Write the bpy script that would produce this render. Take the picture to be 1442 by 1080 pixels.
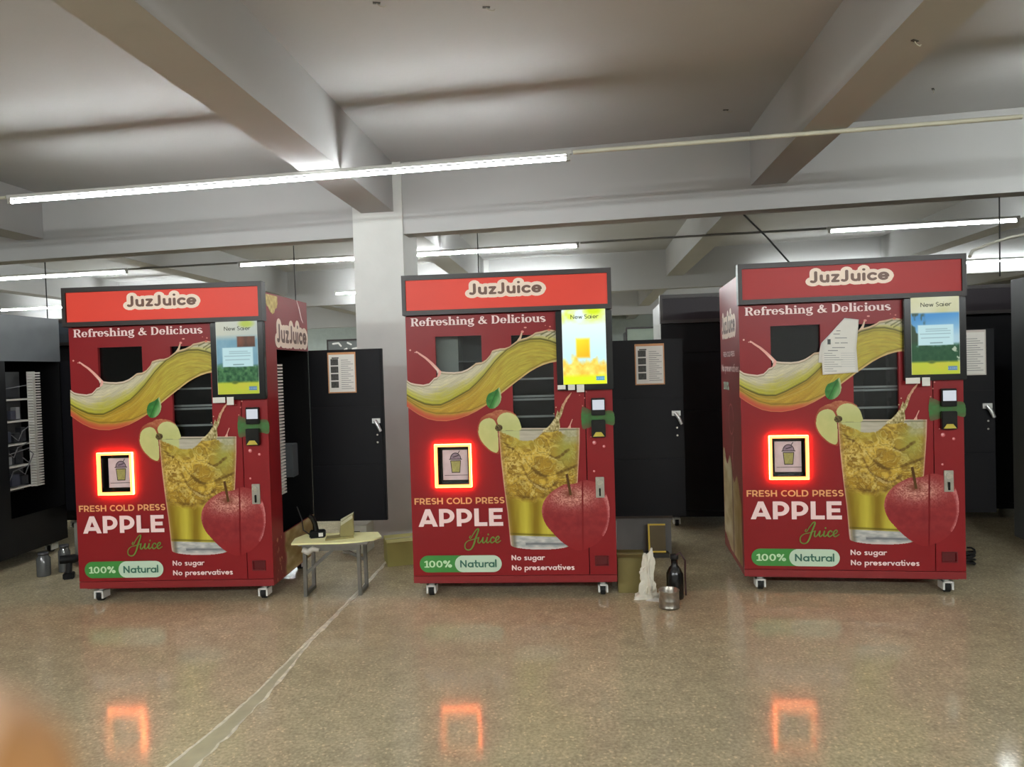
import bpy, bmesh, math, random
import numpy as np
from mathutils import Matrix, Vector
for o in list(bpy.data.objects): bpy.data.objects.remove(o)
SC = bpy.context.scene
COL = SC.collection
R = random.Random(7)
RN = np.random.RandomState(5)

# ------------------------------------------------------------------ camera
FPX, PITCH, ROLL, EYE = 1000.0, -0.022, -0.030, 1.414
cd = bpy.data.cameras.new('camera'); cam = bpy.data.objects.new('camera', cd); COL.objects.link(cam)
cd.sensor_width = 36.0; cd.lens = 36.0*FPX/1442.0; cd.clip_start = 0.005; cd.clip_end = 100
cp, sp, cr, sr = math.cos(PITCH), math.sin(PITCH), math.cos(ROLL), math.sin(ROLL)
FW = Vector((0, cp, sp)); UP0 = Vector((0, -sp, cp)); RT0 = Vector((1, 0, 0))
RT = RT0*cr + UP0*sr; UP = -RT0*sr + UP0*cr
m3 = Matrix((RT, UP, -FW)).transposed()
cam.matrix_world = Matrix.Translation((0, 0, EYE)) @ m3.to_4x4()
cd.dof.use_dof = True; cd.dof.focus_distance = 4.6; cd.dof.aperture_fstop = cd.lens/3.0   # a 3 mm phone lens opening
SC.camera = cam
# ------------------------------------------------------------------ world, exposure
w = bpy.data.worlds.new('world'); SC.world = w; w.use_nodes = True
w.node_tree.nodes['Background'].inputs[0].default_value = (0.6, 0.65, 0.7, 1)
w.node_tree.nodes['Background'].inputs[1].default_value = 0.02
SC.view_settings.view_transform = 'Standard'; SC.view_settings.look = 'None'
SC.view_settings.gamma = 1.0; SC.view_settings.use_curve_mapping = False
SC.view_settings.exposure = 0.0
TUBE = 78.0          # radiance of the linear lamps
TUBE_NEAR = 20.0     # unseen row added above the camera to light the machine fronts
TUBE_REAR = 510.0    # unseen row added behind the camera to brighten the machine fronts
TUBE_FAR = 125.0     # the rows beyond the girder

# ------------------------------------------------------------------ helpers
def lin(c):
    c = c/255.0
    return c/12.92 if c <= 0.04045 else ((c+0.055)/1.055)**2.4
def rgb(r, g, b): return (lin(r), lin(g), lin(b), 1.0)
def lina(a):
    a = np.clip(np.asarray(a, float), 0, 255)/255.0
    return np.where(a <= 0.04045, a/12.92, ((a+0.055)/1.055)**2.4)

MATS = {}
def mat(name, color, rough=0.5, metal=0.0, var=0.06, scale=8.0, emit=None, estr=0.0, bump=0.0, bscale=60.0, spec=0.5, coat=0.0):
    if name in MATS: return MATS[name]
    m = bpy.data.materials.new(name); m.use_nodes = True; nt = m.node_tree; b = nt.nodes['Principled BSDF']
    b.inputs['Roughness'].default_value = rough; b.inputs['Metallic'].default_value = metal
    b.inputs['Specular IOR Level'].default_value = spec
    b.inputs['Coat Weight'].default_value = coat; b.inputs['Coat Roughness'].default_value = 0.08
    tc = nt.nodes.new('ShaderNodeTexCoord')
    nz = nt.nodes.new('ShaderNodeTexNoise'); nz.inputs['Scale'].default_value = scale; nz.inputs['Detail'].default_value = 4
    nt.links.new(tc.outputs['Object'], nz.inputs['Vector'])
    mp = nt.nodes.new('ShaderNodeMapRange'); mp.inputs[1].default_value = .3; mp.inputs[2].default_value = .7
    mp.inputs[3].default_value = 1-var; mp.inputs[4].default_value = 1+var
    nt.links.new(nz.outputs['Fac'], mp.inputs['Value'])
    mx = nt.nodes.new('ShaderNodeVectorMath'); mx.operation = 'SCALE'; mx.inputs[0].default_value = color[:3]
    nt.links.new(mp.outputs[0], mx.inputs['Scale']); nt.links.new(mx.outputs[0], b.inputs['Base Color'])
    if emit:
        b.inputs['Emission Color'].default_value = emit; b.inputs['Emission Strength'].default_value = estr
    if bump:
        n2 = nt.nodes.new('ShaderNodeTexNoise'); n2.inputs['Scale'].default_value = bscale
        nt.links.new(tc.outputs['Object'], n2.inputs['Vector'])
        bp = nt.nodes.new('ShaderNodeBump'); bp.inputs['Strength'].default_value = bump; bp.inputs['Distance'].default_value = .01
        nt.links.new(n2.outputs['Fac'], bp.inputs['Height']); nt.links.new(bp.outputs[0], b.inputs['Normal'])
    MATS[name] = m
    return m
def print_mat():
    if 'printed_vinyl' in MATS: return MATS['printed_vinyl']
    m = bpy.data.materials.new('printed_vinyl'); m.use_nodes = True; nt = m.node_tree; b = nt.nodes['Principled BSDF']
    a = nt.nodes.new('ShaderNodeAttribute'); a.attribute_name = 'Col'
    nt.links.new(a.outputs['Color'], b.inputs['Base Color']); b.inputs['Roughness'].default_value = .35
    b.inputs['Specular IOR Level'].default_value = .3
    MATS['printed_vinyl'] = m; return m
def screen_mat(name, s):
    if name in MATS: return MATS[name]
    m = bpy.data.materials.new(name); m.use_nodes = True; nt = m.node_tree; b = nt.nodes['Principled BSDF']
    a = nt.nodes.new('ShaderNodeAttribute'); a.attribute_name = 'Col'
    b.inputs['Base Color'].default_value = (.01, .01, .01, 1); b.inputs['Roughness'].default_value = .15
    nt.links.new(a.outputs['Color'], b.inputs['Emission Color']); b.inputs['Emission Strength'].default_value = s
    MATS[name] = m; return m
def glass_mat():
    if 'window_glass' in MATS: return MATS['window_glass']
    m = bpy.data.materials.new('window_glass'); m.use_nodes = True; nt = m.node_tree
    out = nt.nodes['Material Output']; nt.nodes.remove(nt.nodes['Principled BSDF'])
    t = nt.nodes.new('ShaderNodeBsdfTransparent'); t.inputs[0].default_value = (.8, .82, .82, 1)
    g = nt.nodes.new('ShaderNodeBsdfGlossy'); g.inputs['Roughness'].default_value = .04
    fr = nt.nodes.new('ShaderNodeFresnel'); fr.inputs[0].default_value = 1.5
    mx = nt.nodes.new('ShaderNodeMixShader')
    nt.links.new(fr.outputs[0], mx.inputs[0]); nt.links.new(t.outputs[0], mx.inputs[1]); nt.links.new(g.outputs[0], mx.inputs[2])
    nt.links.new(mx.outputs[0], out.inputs[0])
    MATS['window_glass'] = m; return m

class MB:
    """collects shapes into one mesh"""
    def __init__(s): s.v = []; s.f = []; s.mi = []; s.c = []; s.sm = []
    def add(s, vs, fs, mi=0, smooth=False):
        n = len(s.v); s.v += [tuple(p) for p in vs]
        for f in fs: s.f.append(tuple(i+n for i in f)); s.mi.append(mi); s.sm.append(smooth)
        return s
    def box(s, x0, x1, y0, y1, z0, z1, mi=0, M=None):
        vs = [(x, y, z) for z in (z0, z1) for y in (y0, y1) for x in (x0, x1)]
        if M is not None: vs = [tuple(M @ Vector(p)) for p in vs]
        return s.add(vs, [(0,2,3,1),(4,5,7,6),(0,1,5,4),(2,6,7,3),(0,4,6,2),(1,3,7,5)], mi)
    def prism(s, poly, z0, z1, mi=0, axis='z'):
        n = len(poly)
        f = (lambda a, b, c: (a, b, c)) if axis == 'z' else ((lambda a, b, c: (a, c, b)) if axis == 'y' else (lambda a, b, c: (c, a, b)))
        vs = [f(p[0], p[1], z0) for p in poly]+[f(p[0], p[1], z1) for p in poly]
        fs = [tuple(range(n))[::-1], tuple(range(n, 2*n))]+[(i, (i+1) % n, n+(i+1) % n, n+i) for i in range(n)]
        return s.add(vs, fs, mi)
    def tube(s, pts, r, n=8, mi=0, caps=True):
        pts = [Vector(p) for p in pts]; rings = []; prev = None
        for i, p in enumerate(pts):
            d = (pts[min(i+1, len(pts)-1)]-pts[max(i-1, 0)]).normalized()
            if prev is None:
                a = d.cross(Vector((0, 0, 1)))
                if a.length < .05: a = d.cross(Vector((1, 0, 0)))
            else: a = prev-d*prev.dot(d)
            a.normalize(); prev = a; b = d.cross(a)
            rr = r[i] if isinstance(r, (list, tuple)) else r
            rings.append([p+a*rr*math.cos(2*math.pi*k/n)+b*rr*math.sin(2*math.pi*k/n) for k in range(n)])
        vs = [q for rg in rings for q in rg]; fs = []
        for i in range(len(pts)-1):
            for k in range(n): fs.append((i*n+k, i*n+(k+1) % n, (i+1)*n+(k+1) % n, (i+1)*n+k))
        s.add(vs, fs, mi, True)
        if caps:
            s.add(rings[0], [tuple(range(n))[::-1]], mi); s.add(rings[-1], [tuple(range(n))], mi)
        return s
    def lathe(s, prof, c=(0, 0, 0), n=20, mi=0):
        vs = []; fs = []
        for (r, z) in prof:
            for k in range(n): vs.append((c[0]+r*math.cos(2*math.pi*k/n), c[1]+r*math.sin(2*math.pi*k/n), c[2]+z))
        for i in range(len(prof)-1):
            for k in range(n): fs.append((i*n+k, i*n+(k+1) % n, (i+1)*n+(k+1) % n, (i+1)*n+k))
        return s.add(vs, fs, mi, True)
    def mesh(s, name, mats, bevel=0.0):
        me = bpy.data.meshes.new(name); me.from_pydata(s.v, [], s.f)
        for m in (mats if isinstance(mats, (list, tuple)) else [mats]): me.materials.append(m)
        me.polygons.foreach_set('material_index', s.mi); me.polygons.foreach_set('use_smooth', s.sm)
        me.update()
        if bevel:
            bm = bmesh.new(); bm.from_mesh(me)
            bmesh.ops.bevel(bm, geom=bm.edges[:], offset=bevel, segments=2, affect='EDGES', clamp_overlap=True)
            bm.to_mesh(me); bm.free()
        return me
    def build(s, name, mats, parent=None, bevel=0.0, loc=None):
        return link(name, s.mesh(name, mats, bevel), parent, loc)
def link(name, me, parent=None, loc=None):
    o = bpy.data.objects.new(name, me); COL.objects.link(o)
    if parent is not None: o.parent = parent
    if loc is not None: o.location = loc
    return o
def tag(o, label=None, cat=None, group=None, kind=None):
    if label: o['label'] = label
    if cat: o['category'] = cat
    if group: o['group'] = group
    if kind: o['kind'] = kind
    return o
def thing(name, loc, rz, label, cat, group=None):
    o = bpy.data.objects.new(name, None); COL.objects.link(o); o.location = loc; o.rotation_euler = (0, 0, rz)
    o.empty_display_size = .1
    return tag(o, label, cat, group)
def colmesh(name, V, F, C, m, smooth=False):
    """mesh with a colour per vertex (sRGB 0..255)"""
    me = bpy.data.meshes.new(name); me.from_pydata([tuple(p) for p in V], [], F); me.materials.append(m)
    at = me.color_attributes.new('Col', 'FLOAT_COLOR', 'POINT')
    a = np.ones((len(V), 4), np.float32); a[:, :3] = lina(C); at.data.foreach_set('color', a.ravel()); me.update()
    return me
def vnoise(x, y, seed=0):
    x = np.asarray(x, float); y = np.asarray(y, float)
    xi = np.floor(x).astype(int); yi = np.floor(y).astype(int); fx = x-xi; fy = y-yi
    fx = fx*fx*(3-2*fx); fy = fy*fy*(3-2*fy)
    def h(a, b):
        n = (a*374761393+b*668265263+seed*982451653) & 0x7fffffff
        n = ((n ^ (n >> 13))*1274126177) & 0x7fffffff
        return ((n ^ (n >> 16)) & 0xffff)/65535.0
    return (h(xi, yi)*(1-fx)+h(xi+1, yi)*fx)*(1-fy)+(h(xi, yi+1)*(1-fx)+h(xi+1, yi+1)*fx)*fy
def fbm(x, y, seed=0, o=3):
    t = 0; a = .5; s = 0
    for k in range(o): t = t+a*vnoise(np.asarray(x)*2**k, np.asarray(y)*2**k, seed+k); s += a; a *= .5
    return t/s

# ------------------------------------------------------------------ setting (grid of the hall is skewed to the row of machines)
CEIL, BEAM, GIRD = 3.16, 2.75, 2.563
def gy(x, k=0): return 6.03-.1945*(x+1.1)+5.6*k       # front face of girder k
M_WHITE = mat('white_plaster', rgb(173, 173, 172), .75, var=.03, scale=1.5, bump=.08, bscale=25)
M_COLUMN = mat('column_plaster', rgb(202, 203, 199), .7, var=.05, scale=3, bump=.08, bscale=30)

def floor_material():
    m = bpy.data.materials.new('polished_concrete'); m.use_nodes = True; nt = m.node_tree; b = nt.nodes['Principled BSDF']
    N = nt.nodes.new; L = nt.links.new
    tc = N('ShaderNodeTexCoord')
    def noise(s, d=4, rgh=.6):
        n = N('ShaderNodeTexNoise'); n.inputs['Scale'].default_value = s; n.inputs['Detail'].default_value = d
        n.inputs['Roughness'].default_value = rgh; L(tc.outputs['Object'], n.inputs['Vector']); return n
    n1 = noise(.9); n2 = noise(70, 3); n3 = noise(11, 5)
    vo = N('ShaderNodeTexVoronoi'); vo.inputs['Scale'].default_value = 120; L(tc.outputs['Object'], vo.inputs['Vector'])
    r1 = N('ShaderNodeValToRGB'); e = r1.color_ramp.elements
    e[0].position = .3; e[0].color = rgb(180, 168, 141); e[1].position = .7; e[1].color = rgb(204, 191, 161)
    L(n1.outputs['Fac'], r1.inputs[0])
    r2 = N('ShaderNodeValToRGB'); e = r2.color_ramp.elements
    e[0].position = .3; e[0].color = (.62, .61, .60, 1); e[1].position = .72; e[1].color = (1.3, 1.3, 1.28, 1)
    L(n2.outputs['Fac'], r2.inputs[0])
    r3 = N('ShaderNodeValToRGB'); e = r3.color_ramp.elements
    e[0].position = .3; e[0].color = (.86, .86, .86, 1); e[1].position = .7; e[1].color = (1.12, 1.11, 1.08, 1)
    L(n3.outputs['Fac'], r3.inputs[0])
    def mul(a, bb, f=1.0):
        x = N('ShaderNodeMix'); x.data_type = 'RGBA'; x.blend_type = 'MULTIPLY'; x.inputs[0].default_value = f
        L(a, x.inputs[6]); L(bb, x.inputs[7]); return x.outputs[2]
    c = mul(r1.outputs[0], r2.outputs[0], .8); c = mul(c, r3.outputs[0])
    rv = N('ShaderNodeValToRGB'); e = rv.color_ramp.elements
    e[0].position = .0; e[0].color = (.75, .75, .75, 1); e[1].position = .35; e[1].color = (1, 1, 1, 1)
    sepc = N('ShaderNodeSeparateColor'); L(vo.outputs['Color'], sepc.inputs[0])
    rw = N('ShaderNodeValToRGB'); e = rw.color_ramp.elements
    e[0].position = .93; e[0].color = (1, 1, 1, 1); e[1].position = .96; e[1].color = (1.5, 1.48, 1.42, 1)
    L(sepc.outputs[0], rw.inputs[0]); c = mul(c, rw.outputs[0], .8)
    L(c, b.inputs['Base Color'])
    mr = N('ShaderNodeMapRange'); mr.inputs[1].default_value = .3; mr.inputs[2].default_value = .7
    mr.inputs[3].default_value = .07; mr.inputs[4].default_value = .15
    L(n3.outputs['Fac'], mr.inputs[0]); L(mr.outputs[0], b.inputs['Roughness'])
    n4 = noise(6, 2); bp = N('ShaderNodeBump'); bp.inputs['Strength'].default_value = .03; bp.inputs['Distance'].default_value = .01
    L(n4.outputs['Fac'], bp.inputs['Height']); L(bp.outputs[0], b.inputs['Normal'])
    b.inputs['Specular IOR Level'].default_value = .5
    return m
XL, XR, YB, YF = -15.0, 13.0, -6.0, 21.0
tag(MB().box(XL, XR, YB, YF, -.15, 0).build('floor', floor_material()), 'polished grey brown concrete floor of the hall', None, None, 'structure')
tag(MB().box(XL, XR, YB, YF, CEIL, CEIL+.2).build('ceiling', M_WHITE), 'white plastered concrete ceiling slab', None, None, 'structure')
M_WALL = mat('far_wall_paint', rgb(150, 158, 152), .8, var=.05)
tag(MB().box(XL, XR, YF, YF+.2, 0, CEIL).build('wall_back', M_WALL), None, None, None, 'structure')
tag(MB().box(XL-.2, XL, YB, YF, 0, CEIL).build('wall_left', M_WHITE), None, None, None, 'structure')
tag(MB().box(XR, XR+.2, YB, YF, 0, CEIL).build('wall_right', M_WHITE), None, None, None, 'structure')
tag(MB().box(XL, XR, YB-.2, YB, 0, CEIL).build('wall_front', M_WHITE), None, None, None, 'structure')
BEAMS = [(-11.0, .27), (-7.8, .27), (-4.53, .27), (-1.085, .278), (2.05, .255), (5.12, .26), (8.3, .27)]
for bx6, bw in BEAMS:                                              # downstand beams running away from the camera
    def X(y): return bx6+.1*(y-6)
    poly = [(X(YB)-bw/2, YB), (X(YB)+bw/2, YB), (X(YF)+bw/2, YF), (X(YF)-bw/2, YF)]
    tag(MB().prism(poly, BEAM, CEIL+.01).build('ceiling_beam', M_WHITE), None, None, None, 'structure')
for k in (0, 1, 2):
    poly = [(XL, gy(XL, k)), (XR, gy(XR, k)), (XR, gy(XR, k)+.17), (XL, gy(XL, k)+.17)]
    tag(MB().prism(poly, GIRD, CEIL+.01).build('girder', M_WHITE), None, None, None, 'structure')
def column(cx, cy):
    o = MB().box(-.215, .215, -.03, .42, 0, CEIL+.02).build('column', M_COLUMN)
    o.location = (cx, cy, 0); o.rotation_euler = (0, 0, -.13)
    return tag(o, None, None, None, 'structure')
column(-1.085, gy(-1.085)-.01)
for k in (1, 2):
    for bx in (-7.8, -1.085, 5.12): column(bx+.56*k, gy(bx+.56*k, k))
for bx in (-7.8, 5.12): column(bx, gy(bx))
# floor joint filled with pale mortar
def joint():
    pts = [(-.75, 7.6), (-.87, 6.4), (-.982, 5.18), (-1.038, 4.485), (-1.09, 3.98), (-1.132, 3.598), (-1.18, 3.127), (-1.225, 2.85), (-1.291, 2.568), (-1.36, 2.2), (-1.5, 1.6)]
    P = []
    for i in range(len(pts)-1):
        for t in np.linspace(0, 1, 9)[:-1]: P.append((pts[i][0]*(1-t)+pts[i+1][0]*t, pts[i][1]*(1-t)+pts[i+1][1]*t))
    e = MB(); c = MB()
    def strip(mb, off0, off1, z):
        vs = []
        for j, (x, y) in enumerate(P):
            vs += [(x+off0[j], y, z), (x+off1[j], y, z)]
        mb.add(vs, [(2*j, 2*j+1, 2*j+3, 2*j+2) for j in range(len(P)-1)])
    n = len(P); wd = [.006+max(0, (3.75-p[1]))*.075 for p in P]; wd = [min(a, .13) for a in wd]
    jit = lambda s: [R.uniform(-1, 1)*s for _ in range(n)]
    j1 = jit(.004); j2 = jit(.006); j3 = jit(.004); j4 = jit(.006)
    L0 = [-.010+j1[i] for i in range(n)]; L1 = [.005+j2[i]*.5 for i in range(n)]
    R0 = [wd[i]+j3[i]*1.5 for i in range(n)]; R1 = [wd[i]+.012+j4[i]*1.5 for i in range(n)]
    strip(e, L0, L1, .0012); strip(e, R0, R1, .0012); strip(c, L1, R0, .0008)
    a = e.build('trim_1', mat('mortar_edge', rgb(228, 222, 202), .6, var=.25, scale=30)); tag(a, 'pale cracked mortar edges of the floor joint', None, None, 'structure')
    b = c.build('trim_2', mat('mortar_fill', rgb(190, 184, 154), .3, var=.12, scale=14)); tag(b, 'grey green filling of the floor joint', None, None, 'structure')
joint()

# ------------------------------------------------------------------ lamps
M_HOUS = mat('lamp_housing', rgb(190, 190, 186), .5)
def tube_mat(s):
    return mat('lamp_diffuser_%g' % s, rgb(240, 240, 238), .4, emit=(.95, 1.0, 1.0, 1), estr=s)
def rail_y(x, k): return 4.66+3.3*(k-1)-.167*(x+1.0)
def lamp(x0, x1, k, label, s=TUBE, z=2.70):
    y0, y1 = rail_y(x0, k), rail_y(x1, k); L = math.hypot(x1-x0, y1-y0); a = math.atan2(y1-y0, x1-x0)
    t = thing('linear_lamp', ((x0+x1)/2, (y0+y1)/2, z), a, label, 'lamp', 'linear ceiling lamps')
    MB().box(-L/2-.02, L/2+.02, -.011, .011, .024, .048).build('housing', M_HOUS, t)
    MB().tube([(-L/2, 0, 0), (L/2, 0, 0)], .0105, 10).build('diffuser', tube_mat(s), t)
    for x in (-L/2, L/2): MB().box(x-.012, x+.012, -.013, .013, -.014, .026).build('end_cap', M_HOUS, t)
    return t
lamp(-3.53, .39, 1, 'long lit white lamp hanging nearest, over the left and middle machines')
lamp(2.95, 6.9, 1, 'lit white lamp just past the right picture edge, in the nearest lamp row')
lamp(-9.9, -6.0, 1, 'lit white lamp out past the left picture edge in the nearest lamp row')
lamp(-8.5, -4.59, 2, 'lit white lamp at the left picture edge behind the girder', TUBE_FAR)
lamp(-3.13, .75, 2, 'lit white lamp passing behind the white column, beyond the girder', TUBE_FAR)
lamp(3.27, 4.98, 2, 'lit white lamp beyond the girder, upper right of the picture', 60.0)
lamp(-2.82, 1.1, 3, 'short looking lit lamp left of the white column, second row beyond the girder', TUBE_FAR)
lamp(-9.0, -5.2, 3, 'distant lit lamp far left in the second row beyond the girder', TUBE_FAR)
lamp(3.7, 7.7, 3, 'lit white lamp just above the top of the right machine', 50.0)
for x0 in (-8.6, -2.9, 3.4): lamp(x0, x0+3.9, 4, 'distant lit lamp in the third row beyond the girder', TUBE_FAR)
for x0 in (-9.6, -4.6, 3.8): lamp(x0, x0+2.9 if x0 == -4.6 else x0+3.9, 5, 'most distant lit lamp near the back wall of the hall', TUBE_FAR)
for x0 in (-9.9+6.0-.3, 2.4): lamp(x0, x0+3.9, 0, 'added unseen lamp overhead near the camera', TUBE_NEAR)
for x0 in (-5.2, .9): lamp(x0, x0+3.9, -1, 'added unseen lamp overhead behind the camera', TUBE_REAR)
# conduits that carry on between the lamps
M_COND = mat('conduit', rgb(200, 198, 180), .45)
M_DCOND = mat('dark_conduit', rgb(128, 128, 126), .5)
def conduit(x0, x1, k, m, label, z=2.735, r=.012):
    o = MB().tube([(x0, rail_y(x0, k), z), (x1, rail_y(x1, k), z)], r, 8).build('conduit', m)
    tag(o, label, 'conduit')
conduit(.42, 2.9, 1, M_COND, 'cream conduit crossing under the right hand ceiling beam', r=.014)
conduit(-5.95, -3.56, 1, M_COND, 'cream conduit reaching the left end of the nearest lamp')
conduit(.78, 3.24, 2, M_DCOND, 'dark conduit between two lamps beyond the girder, right of the middle machine')
conduit(-4.56, -3.16, 2, M_DCOND, 'dark conduit between two lamps above the left machine')

# ------------------------------------------------------------------ lettering: stroke letters and serif letters
def arc(cx, cy, rx, ry, a0, a1, n=14):
    return [(cx+rx*math.cos(math.radians(a0+(a1-a0)*i/n)), cy+ry*math.sin(math.radians(a0+(a1-a0)*i/n))) for i in range(n+1)]
def caps(w):
    """capitals with straight ends, cap height 1: (advance, strokes, slanted bars)"""
    h = w/2; G = {}
    V = lambda x: [(x, 0), (x, 1)]
    H = lambda y, a, b: [(a, y), (b, y)]
    bowl = lambda x0, x1, y0, y1: H(y1, x0, x1-(y1-y0)/2)+arc(x1-(y1-y0)/2, (y0+y1)/2, (y1-y0)/2, (y1-y0)/2, 90, -90)[1:]+H(y0, x1-(y1-y0)/2, x0)[1:]
    G['F'] = (.66, [V(h), H(1-h, h, .62), H(.48, h, .56)], [])
    G['R'] = (.80, [V(h), bowl(h, .70-h, .36, 1-h)], [((.42, 0), (.36, .38), w)][:0]+[((.62, 0), (.40, .38), w)])
    G['E'] = (.70, [V(h), H(1-h, h, .64), H(.5, h, .58), H(h, h, .65)], [])
    sx = .33; G['S'] = (.72, [arc(sx, .5+(.5-h)/2, sx-h, (.5-h)/2, 35, 270)+arc(sx, (.5+h)/2, sx-h, (.5-h)/2, 90, -145)[1:]], [])
    G['H'] = (.86, [V(h), V(.78-h), H(.5, h, .78-h)], [])
    G['C'] = (.80, [arc(.46, .5, .46-h, .5-h, 48, 312, 20)], [])
    G['O'] = (1.02, [arc(.49, .5, .49-h, .5-h, 0, 360, 28)], [])
    G['L'] = (.64, [V(h), H(h, h, .60)], [])
    G['D'] = (.90, [V(h), H(1-h, h, .38)+arc(.38, .5, .44-h, .5-h, 90, -90, 18)[1:]+H(h, .38, h)[1:]], [])
    G['P'] = (.78, [V(h), bowl(h, .72-h, .30, 1-h)], [])
    G['A'] = (.94, [H(.26, .22, .70)], [((.0+w*.55, 0), (.46, 1), w), ((.92-w*.55, 0), (.46, 1), w)])
    G[' '] = (.34, [], [])
    return G
def rounds(w, x=.70):
    """rounded letters, cap height 1, x height x"""
    h = w/2; r = x/2-h; c = x/2; G = {}
    rb = r*.98
    G['N'] = (.86, [[(h, h), (h, 1-h), (.76-h, h), (.76-h, 1-h)]])
    G['o'] = (x+.08, [arc(c, c, rb, r, 0, 360, 24)])
    G['s'] = (.60, [arc(.27, x*.74, .26-h, x*.26-h*.9, 40, 265, 12)+arc(.27, x*.26, .26-h, x*.26-h*.9, 85, -140, 12)[1:]])
    G['u'] = (.70, [[(h, x-h), (h, c*.9)]+arc(.30, .30, .30-h, .30-h, 180, 360)[0:]+[(.60-h, x-h)], [(.60-h, x-h), (.60-h, h)]])
    G['g'] = (.76, [arc(c, c, rb, r, 0, 360, 22), [(x-h, x-h), (x-h, -.02)]+arc(c, -.02, c-h, .24, 0, -150)[1:]])
    G['a'] = (.76, [arc(c, c, rb, r, 0, 360, 22), [(x-h, x-h), (x-h, h)]])
    G['r'] = (.46, [[(h, h), (h, x-h)], [(h, x*.55)]+arc(.36, x*.55, .36-h, x*.45-h, 170, 75, 8)])
    G['p'] = (.76, [[(h, x-h), (h, -.28)], arc(c, c, rb, r, 0, 360, 22)])
    G['e'] = (.74, [[(c-rb, c), (c+rb, c)]+arc(c, c, rb, r, 0, 315, 20)[1:]])
    G['v'] = (.66, [[(h, x-h), (.31, h), (.62-h, x-h)]])
    G['t'] = (.50, [[(.20, .92), (.20, .22)]+arc(.36, .22, .16, .22-h, 180, 280, 8), [(h*.6, x-h), (.42, x-h)]])
    G['i'] = (.28, [[(h, h), (h, x-h)], [(h, .96), (h, .965)]])
    G['l'] = (.28, [[(h, h), (h, 1.0)]])
    G['c'] = (.66, [arc(c, c, rb, r, 48, 312, 18)])
    G['z'] = (.60, [[(h, x-h), (.52-h, x-h), (h, h), (.53-h, h)]])
    G['J'] = (.60, [[(.46-h, 1-h), (.46-h, .28)]+arc(.2, .28, .26-h, .28-h, 0, -130, 10)[1:]])
    G['w'] = (.90, [[(h, x-h), (.24, h), (.42, x-h), (.6, h), (.84-h, x-h)]])
    G['S'] = (.66, [arc(.30, .74, .30-h, .26-h*.9, 40, 265, 12)+arc(.30, .26, .30-h, .26-h*.9, 85, -140, 12)[1:]])
    G['1'] = (.46, [[(h*.9, .80), (.26, 1-h), (.26, h)], [(.08, h), (.44, h)]])
    G['0'] = (.70, [arc(.31, .5, .31-h, .5-h, 0, 360, 24)])
    G['%'] = (.86, [arc(.17, .78, .17-h*.7, .22-h*.7, 0, 360, 14), arc(.63, .22, .17-h*.7, .22-h*.7, 0, 360, 14), [(.58, 1-h), (.22, h)]])
    G[' '] = (.36, [])
    return G
SW = {}
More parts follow.
